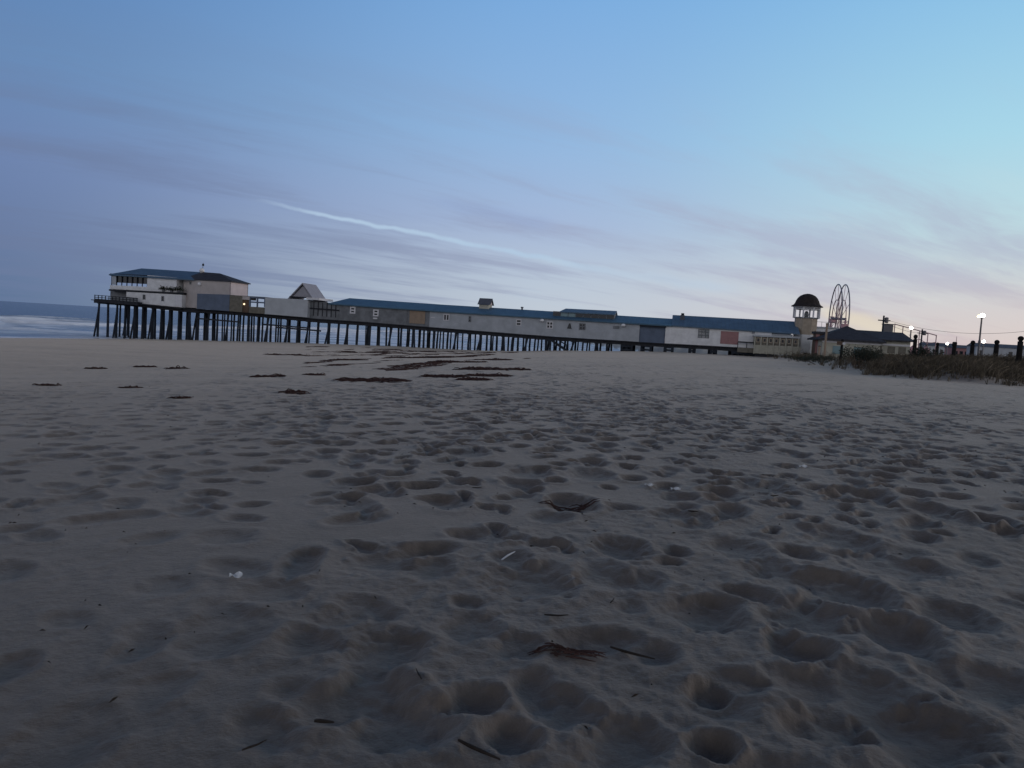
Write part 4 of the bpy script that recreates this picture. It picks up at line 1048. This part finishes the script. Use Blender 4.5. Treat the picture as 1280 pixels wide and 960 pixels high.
# ------------------------------------------------------------------ seaweed
def weed(px, py, wpx, hpx, n, lab, rot=0.0):
    """heap of strands lying on the sand; wpx, hpx are its extents as surveyed in the photo"""
    c_ = ground_hit(px, py); lft = ground_hit(px-wpx/2, py); rgt = ground_hit(px+wpx/2, py); up = ground_hit(px, py-hpx/2); dn = ground_hit(px, py+hpx/2)
    W_ = (rgt-lft).length; D_ = min(max(.12, (up-dn).length), W_*.8)
    zg = ground_z(c_.x, c_.y)
    mb = MB()
    nodes = [(-.5*W_, random.gauss(0, .1)*D_)]
    for k in range(1, 26): nodes.append((-.5*W_+W_*k/25, nodes[-1][1]*.7+random.gauss(0, .2)*D_))
    strands = [(nodes, True)]
    fine = min(1.0, .10+c_.y/42)
    heads = [random.choice(nodes) for _ in range(5)]
    pool = list(nodes)
    for _ in range(int(n*1.7)):
        x, y = random.choice(heads) if random.random() < .35 else random.choice(pool)
        a = random.gauss(0, .55)+(math.pi if random.random() < .5 else 0); L = random.uniform(.15, .75)*min(1, W_/2+.2); pts = [(x, y)]
        for k in range(4):
            a += random.gauss(0, .45); x += L/4*math.cos(a); y += L/4*math.sin(a)*min(1, D_+.3); pts.append((x, y))
        if abs(y) < .6*D_ and abs(x) < .55*W_: pool += pts[1:]
        strands.append((pts, False))
    for pts, main in strands:
        n_ = len(pts)
        xs_ = np.array([q_[0]+c_.x for q_ in pts]); ys_ = np.array([q_[1]+c_.y for q_ in pts])
        hgt = 0 if main else abs(random.gauss(0, .04))*fine
        zz = base_z(xs_, ys_)+sand_detail(xs_, ys_)-zg+.010+hgt*np.sin(np.linspace(0, math.pi, n_))
        r_ = random.uniform(.008, .024)*fine
        mb.tube([(pts[k][0], pts[k][1], float(zz[k])) for k in range(n_)], [r_*.7]+[r_]*(n_-2)+[r_*.3], 4)
    o = mb.build('seaweed', M['weed']); o.location = (c_.x, c_.y, zg)
    tag(o, lab, 'seaweed', 'seaweed washed up on the sand')
WEEDS = [(460, 476, 62, 7, 420, 'broad thin heap of dark red seaweed, the left one of the two nearest heaps'),
 (603, 462, 48, 9, 520, 'darkest thick seaweed heap with straggling strands near the middle of the beach'),
 (556, 471, 36, 5, 240, 'small lumpy seaweed heap left of the curved strand of weed'),
 (590, 475, 30, 6, 240, 'curved strand of seaweed just below the darkest heap'),
 (612, 470, 34, 5, 200, 'narrow streak of seaweed touching the darkest heap from below'),
 (530, 447, 76, 5, 420, 'long dark line of seaweed running towards the pier'),
 (572, 453, 54, 4, 300, 'tapering right end of the long seaweed line'),
 (556, 440, 90, 5, 420, 'wide loose band of seaweed closest to the pier'),
 (618, 450, 36, 4, 170, 'short seaweed streak to the right above the darkest heap'),
 (648, 462, 18, 3, 90, 'little seaweed scrap right of the darkest heap'),
 (470, 441, 60, 4, 240, 'thin seaweed band left of the wide loose band'),
 (440, 450, 44, 3, 120, 'faint seaweed streak left of the long line'),
 (358, 444, 38, 4, 130, 'grey seaweed streak in front of the pale link building'),
 (334, 471, 30, 6, 68, 'seaweed patch alone on the sand left of the broad thin heap'),
 (366, 491, 28, 5, 56, 'near seaweed patch below the lone patch'),
 (120, 461, 21, 4, 44, 'dark weed streak on the left sand'),
 (182, 459, 22, 4, 44, 'weed streak among the three at left, closest to the pier'),
 (218, 461, 19, 4, 44, 'weed streak among the three at left, furthest right'),
 (60, 482, 25, 6, 52, 'near weed patch close to the left edge of the beach'),
 (165, 485, 16, 5, 36, 'small curled weed patch below the three left streaks'),
 (394, 469, 18, 3, 60, 'tiny weed scrap left of the broad thin heap'),
 (228, 498, 18, 4, 28, 'isolated weed scrap nearest us on the left sand'),
 (716, 627, 40, 10, 26, 'small tangle of weed in a footprint near the middle of the beach'),
 (712, 818, 48, 34, 30, 'small dry tangle of dark weed in the trampled foreground')]
for w in WEEDS: weed(*w)

# ------------------------------------------------------------------ litter and sticks
def ground_hit_fine(px, py):
    r = ray(px, py); ts = np.linspace(2, 30, 6000); X, Y, Z = r.x*ts, r.y*ts, EYE+r.z*ts
    d = Z-(base_z(X, Y)+sand_detail(X, Y)); k = int(np.argmax(d < 0)); return Vector((float(X[k]), float(Y[k]), float(Z[k])))
for px, py, l, w_, a, lab in ((295, 722, .038, .017, .2, 'white paper scrap alone on the bluish left sand'), (844, 613, .05, .02, 0, 'larger white scrap right of the middle of the beach'),
        (811, 608, .045, .012, -.1, 'thin white scrap just left of the larger white scrap'), (1003, 584.5, .05, .018, .1, 'far white scrap on the right side of the sand')):
    p = ground_hit_fine(px, py); mb = MB()
    nx_ = 5; vs = []
    for i_ in range(nx_):
        for j_ in range(4): vs.append(((i_/(nx_-1)-.5)*2*l, (j_/3-.5)*2*w_, .012+.014*math.sin(i_*1.7+j_)+random.uniform(0, .008)))
    fs = [(i_*4+j_, i_*4+j_+4, i_*4+j_+5, i_*4+j_+1) for i_ in range(nx_-1) for j_ in range(3)]
    mb.add(vs, fs); o = mb.build('paper_scrap', M['litter']); o.location = p+Vector((0, 0, .006)); o.rotation_euler = (.35, 0, a)
    sm = o.modifiers.new('thickness', 'SOLIDIFY'); sm.thickness = .004
    tag(o, lab, 'litter')
p = ground_hit_fine(635, 699); o = MB().tube([(-.05, -.03, .0), (0, .005, .03), (.05, .04, .05)], [.006, .008, .004], 6).build('straw', M['litter']); o.location = p
tag(o, 'pale thin straw stuck in the sand at the rim of a footprint', 'litter')
STK = [(523, 848, .06, 1.9, .009, 'short dark twig lying left of the weed tangle'), (598, 945, .10, -.6, .017, 'thick dark stick at the bottom edge of the beach'),
       (765, 756, .045, 1.2, .010, 'dark upright stub of driftwood right of the middle'), (596, 612, .05, .1, .012, 'tiny black chip of wood in the far middle sand'),
       (866, 642, .045, 0, .016, 'black pebble-like wood chip on the right sand'), (968, 622, .05, .4, .016, 'small black wood chip further right on the sand'),
       (695, 773, .07, .1, .012, 'thin dark twig in the trampled middle sand'), (405, 908, .04, 0, .018, 'dark wood chip near the bottom left'),
       (318, 938, .05, .8, .010, 'thin twig at the bottom left of the beach'), (790, 822, .12, -.5, .016, 'long dark twig right of the near dry weed tangle')]
for px, py, l, a, r, lab in STK:
    p = ground_hit_fine(px, py); pts = [(l*t*math.cos(a), l*t*math.sin(a), .02+.25*l*abs(t)*(1 if 'upright' in lab else .2)+random.uniform(-.003, .004)) for t in (-1, -.4, .2, 1)]
    o = MB().tube(pts, [r*.3, r*.45, r*.4, r*.2], 6).build('stick', M['stick']); o.location = p; tag(o, lab, 'stick', 'sticks on the sand')
# countless crumbs of weed and bark
n = 5200
X = rng.uniform(-22, 26, n); Y = 2.2+24*rng.random(n)**1.3
cl = fbm(X/1.7, Y/1.7, 3, 66); keep = (cl > .10) | (rng.random(n) < .12); X, Y = X[keep], Y[keep]; n = len(X)
Z = base_z(X, Y)+sand_detail(X, Y)+.004; a = rng.uniform(0, 6.28, n); L = rng.uniform(.004, .028, n); w_ = rng.uniform(.002, .006, n)
ca, sa_ = np.cos(a), np.sin(a)
V = np.stack([np.stack([X-ca*L, Y-sa_*L, Z], 1), np.stack([X+sa_*w_, Y-ca*w_, Z+.002], 1), np.stack([X+ca*L, Y+sa_*L, Z+.006], 1), np.stack([X-sa_*w_, Y+ca*w_, Z+.008], 1), np.stack([X, Y, Z+.012], 1)], 1).reshape(-1, 3)
k = np.arange(n)*5
F = np.concatenate([np.stack([k+i_, k+(i_+1) % 4, k+4, k+4], 1)[:, :3] for i_ in range(4)])
def strands(name, X, Y, lo, hi, r, label):
    n = len(X); a = rng.normal(0, .7, n); L = rng.uniform(lo, hi, n); V = []
    for t in (-1, -.33, .33, 1):
        x = X+np.cos(a)*L*t; y = Y+np.sin(a)*L*t+.15*L*(t*t)*np.sign(np.sin(a*7)); z = base_z(x, y)+sand_detail(x, y)+.004
        rr_ = r*(1-.6*t*t)*rng.uniform(.5, 1.2, n)
        for dx_, dz_ in ((-1, 0), (0, 1.3), (1, 0)): V.append(np.stack([x+np.sin(a)*dx_*rr_, y-np.cos(a)*dx_*rr_, z+dz_*rr_], 1))
    V = np.stack(V, 1).reshape(-1, 3); k = np.arange(n)*12; F = []
    for i_ in range(3):
        for j_ in range(2): F.append(np.stack([k+i_*3+j_, k+i_*3+j_+1, k+i_*3+j_+4, k+i_*3+j_+3], 1))
    return tag(fast_mesh(name, V, np.concatenate(F), M['weed'], smooth=False), label, 'seaweed', kind='stuff')
n_ = 60000
X_ = rng.uniform(-34, 4, n_); Y_ = rng.uniform(34, 108, n_); sv2 = seaward(X_, Y_); l2 = X_*ST+Y_*CT
dens = fbm(sv2/2.2, l2/9, 4, 77, .6)-.02-.17+.30*np.exp(-((X_/Y_+.115)/.07)**2)
keep = (dens > .235) & (sv2 > 12) & (X_/Y_ < .02) & (X_/Y_ > -.27)
strands('weed_scraps', X_[keep][:9000], Y_[keep][:9000], .05, .3, .018, 'broken band of dark weed scraps along the tide line')
n_ = 16000
X_ = rng.uniform(-20, 30, n_); Y_ = rng.uniform(8, 60, n_)
keep = (fbm(X_/1.6, Y_/1.6, 3, 88) > .26); 
tag(fast_mesh('weed_crumbs', V, F, M['stick'], smooth=False), 'dark crumbs of weed and bark scattered over the near sand', 'debris', kind='stuff')
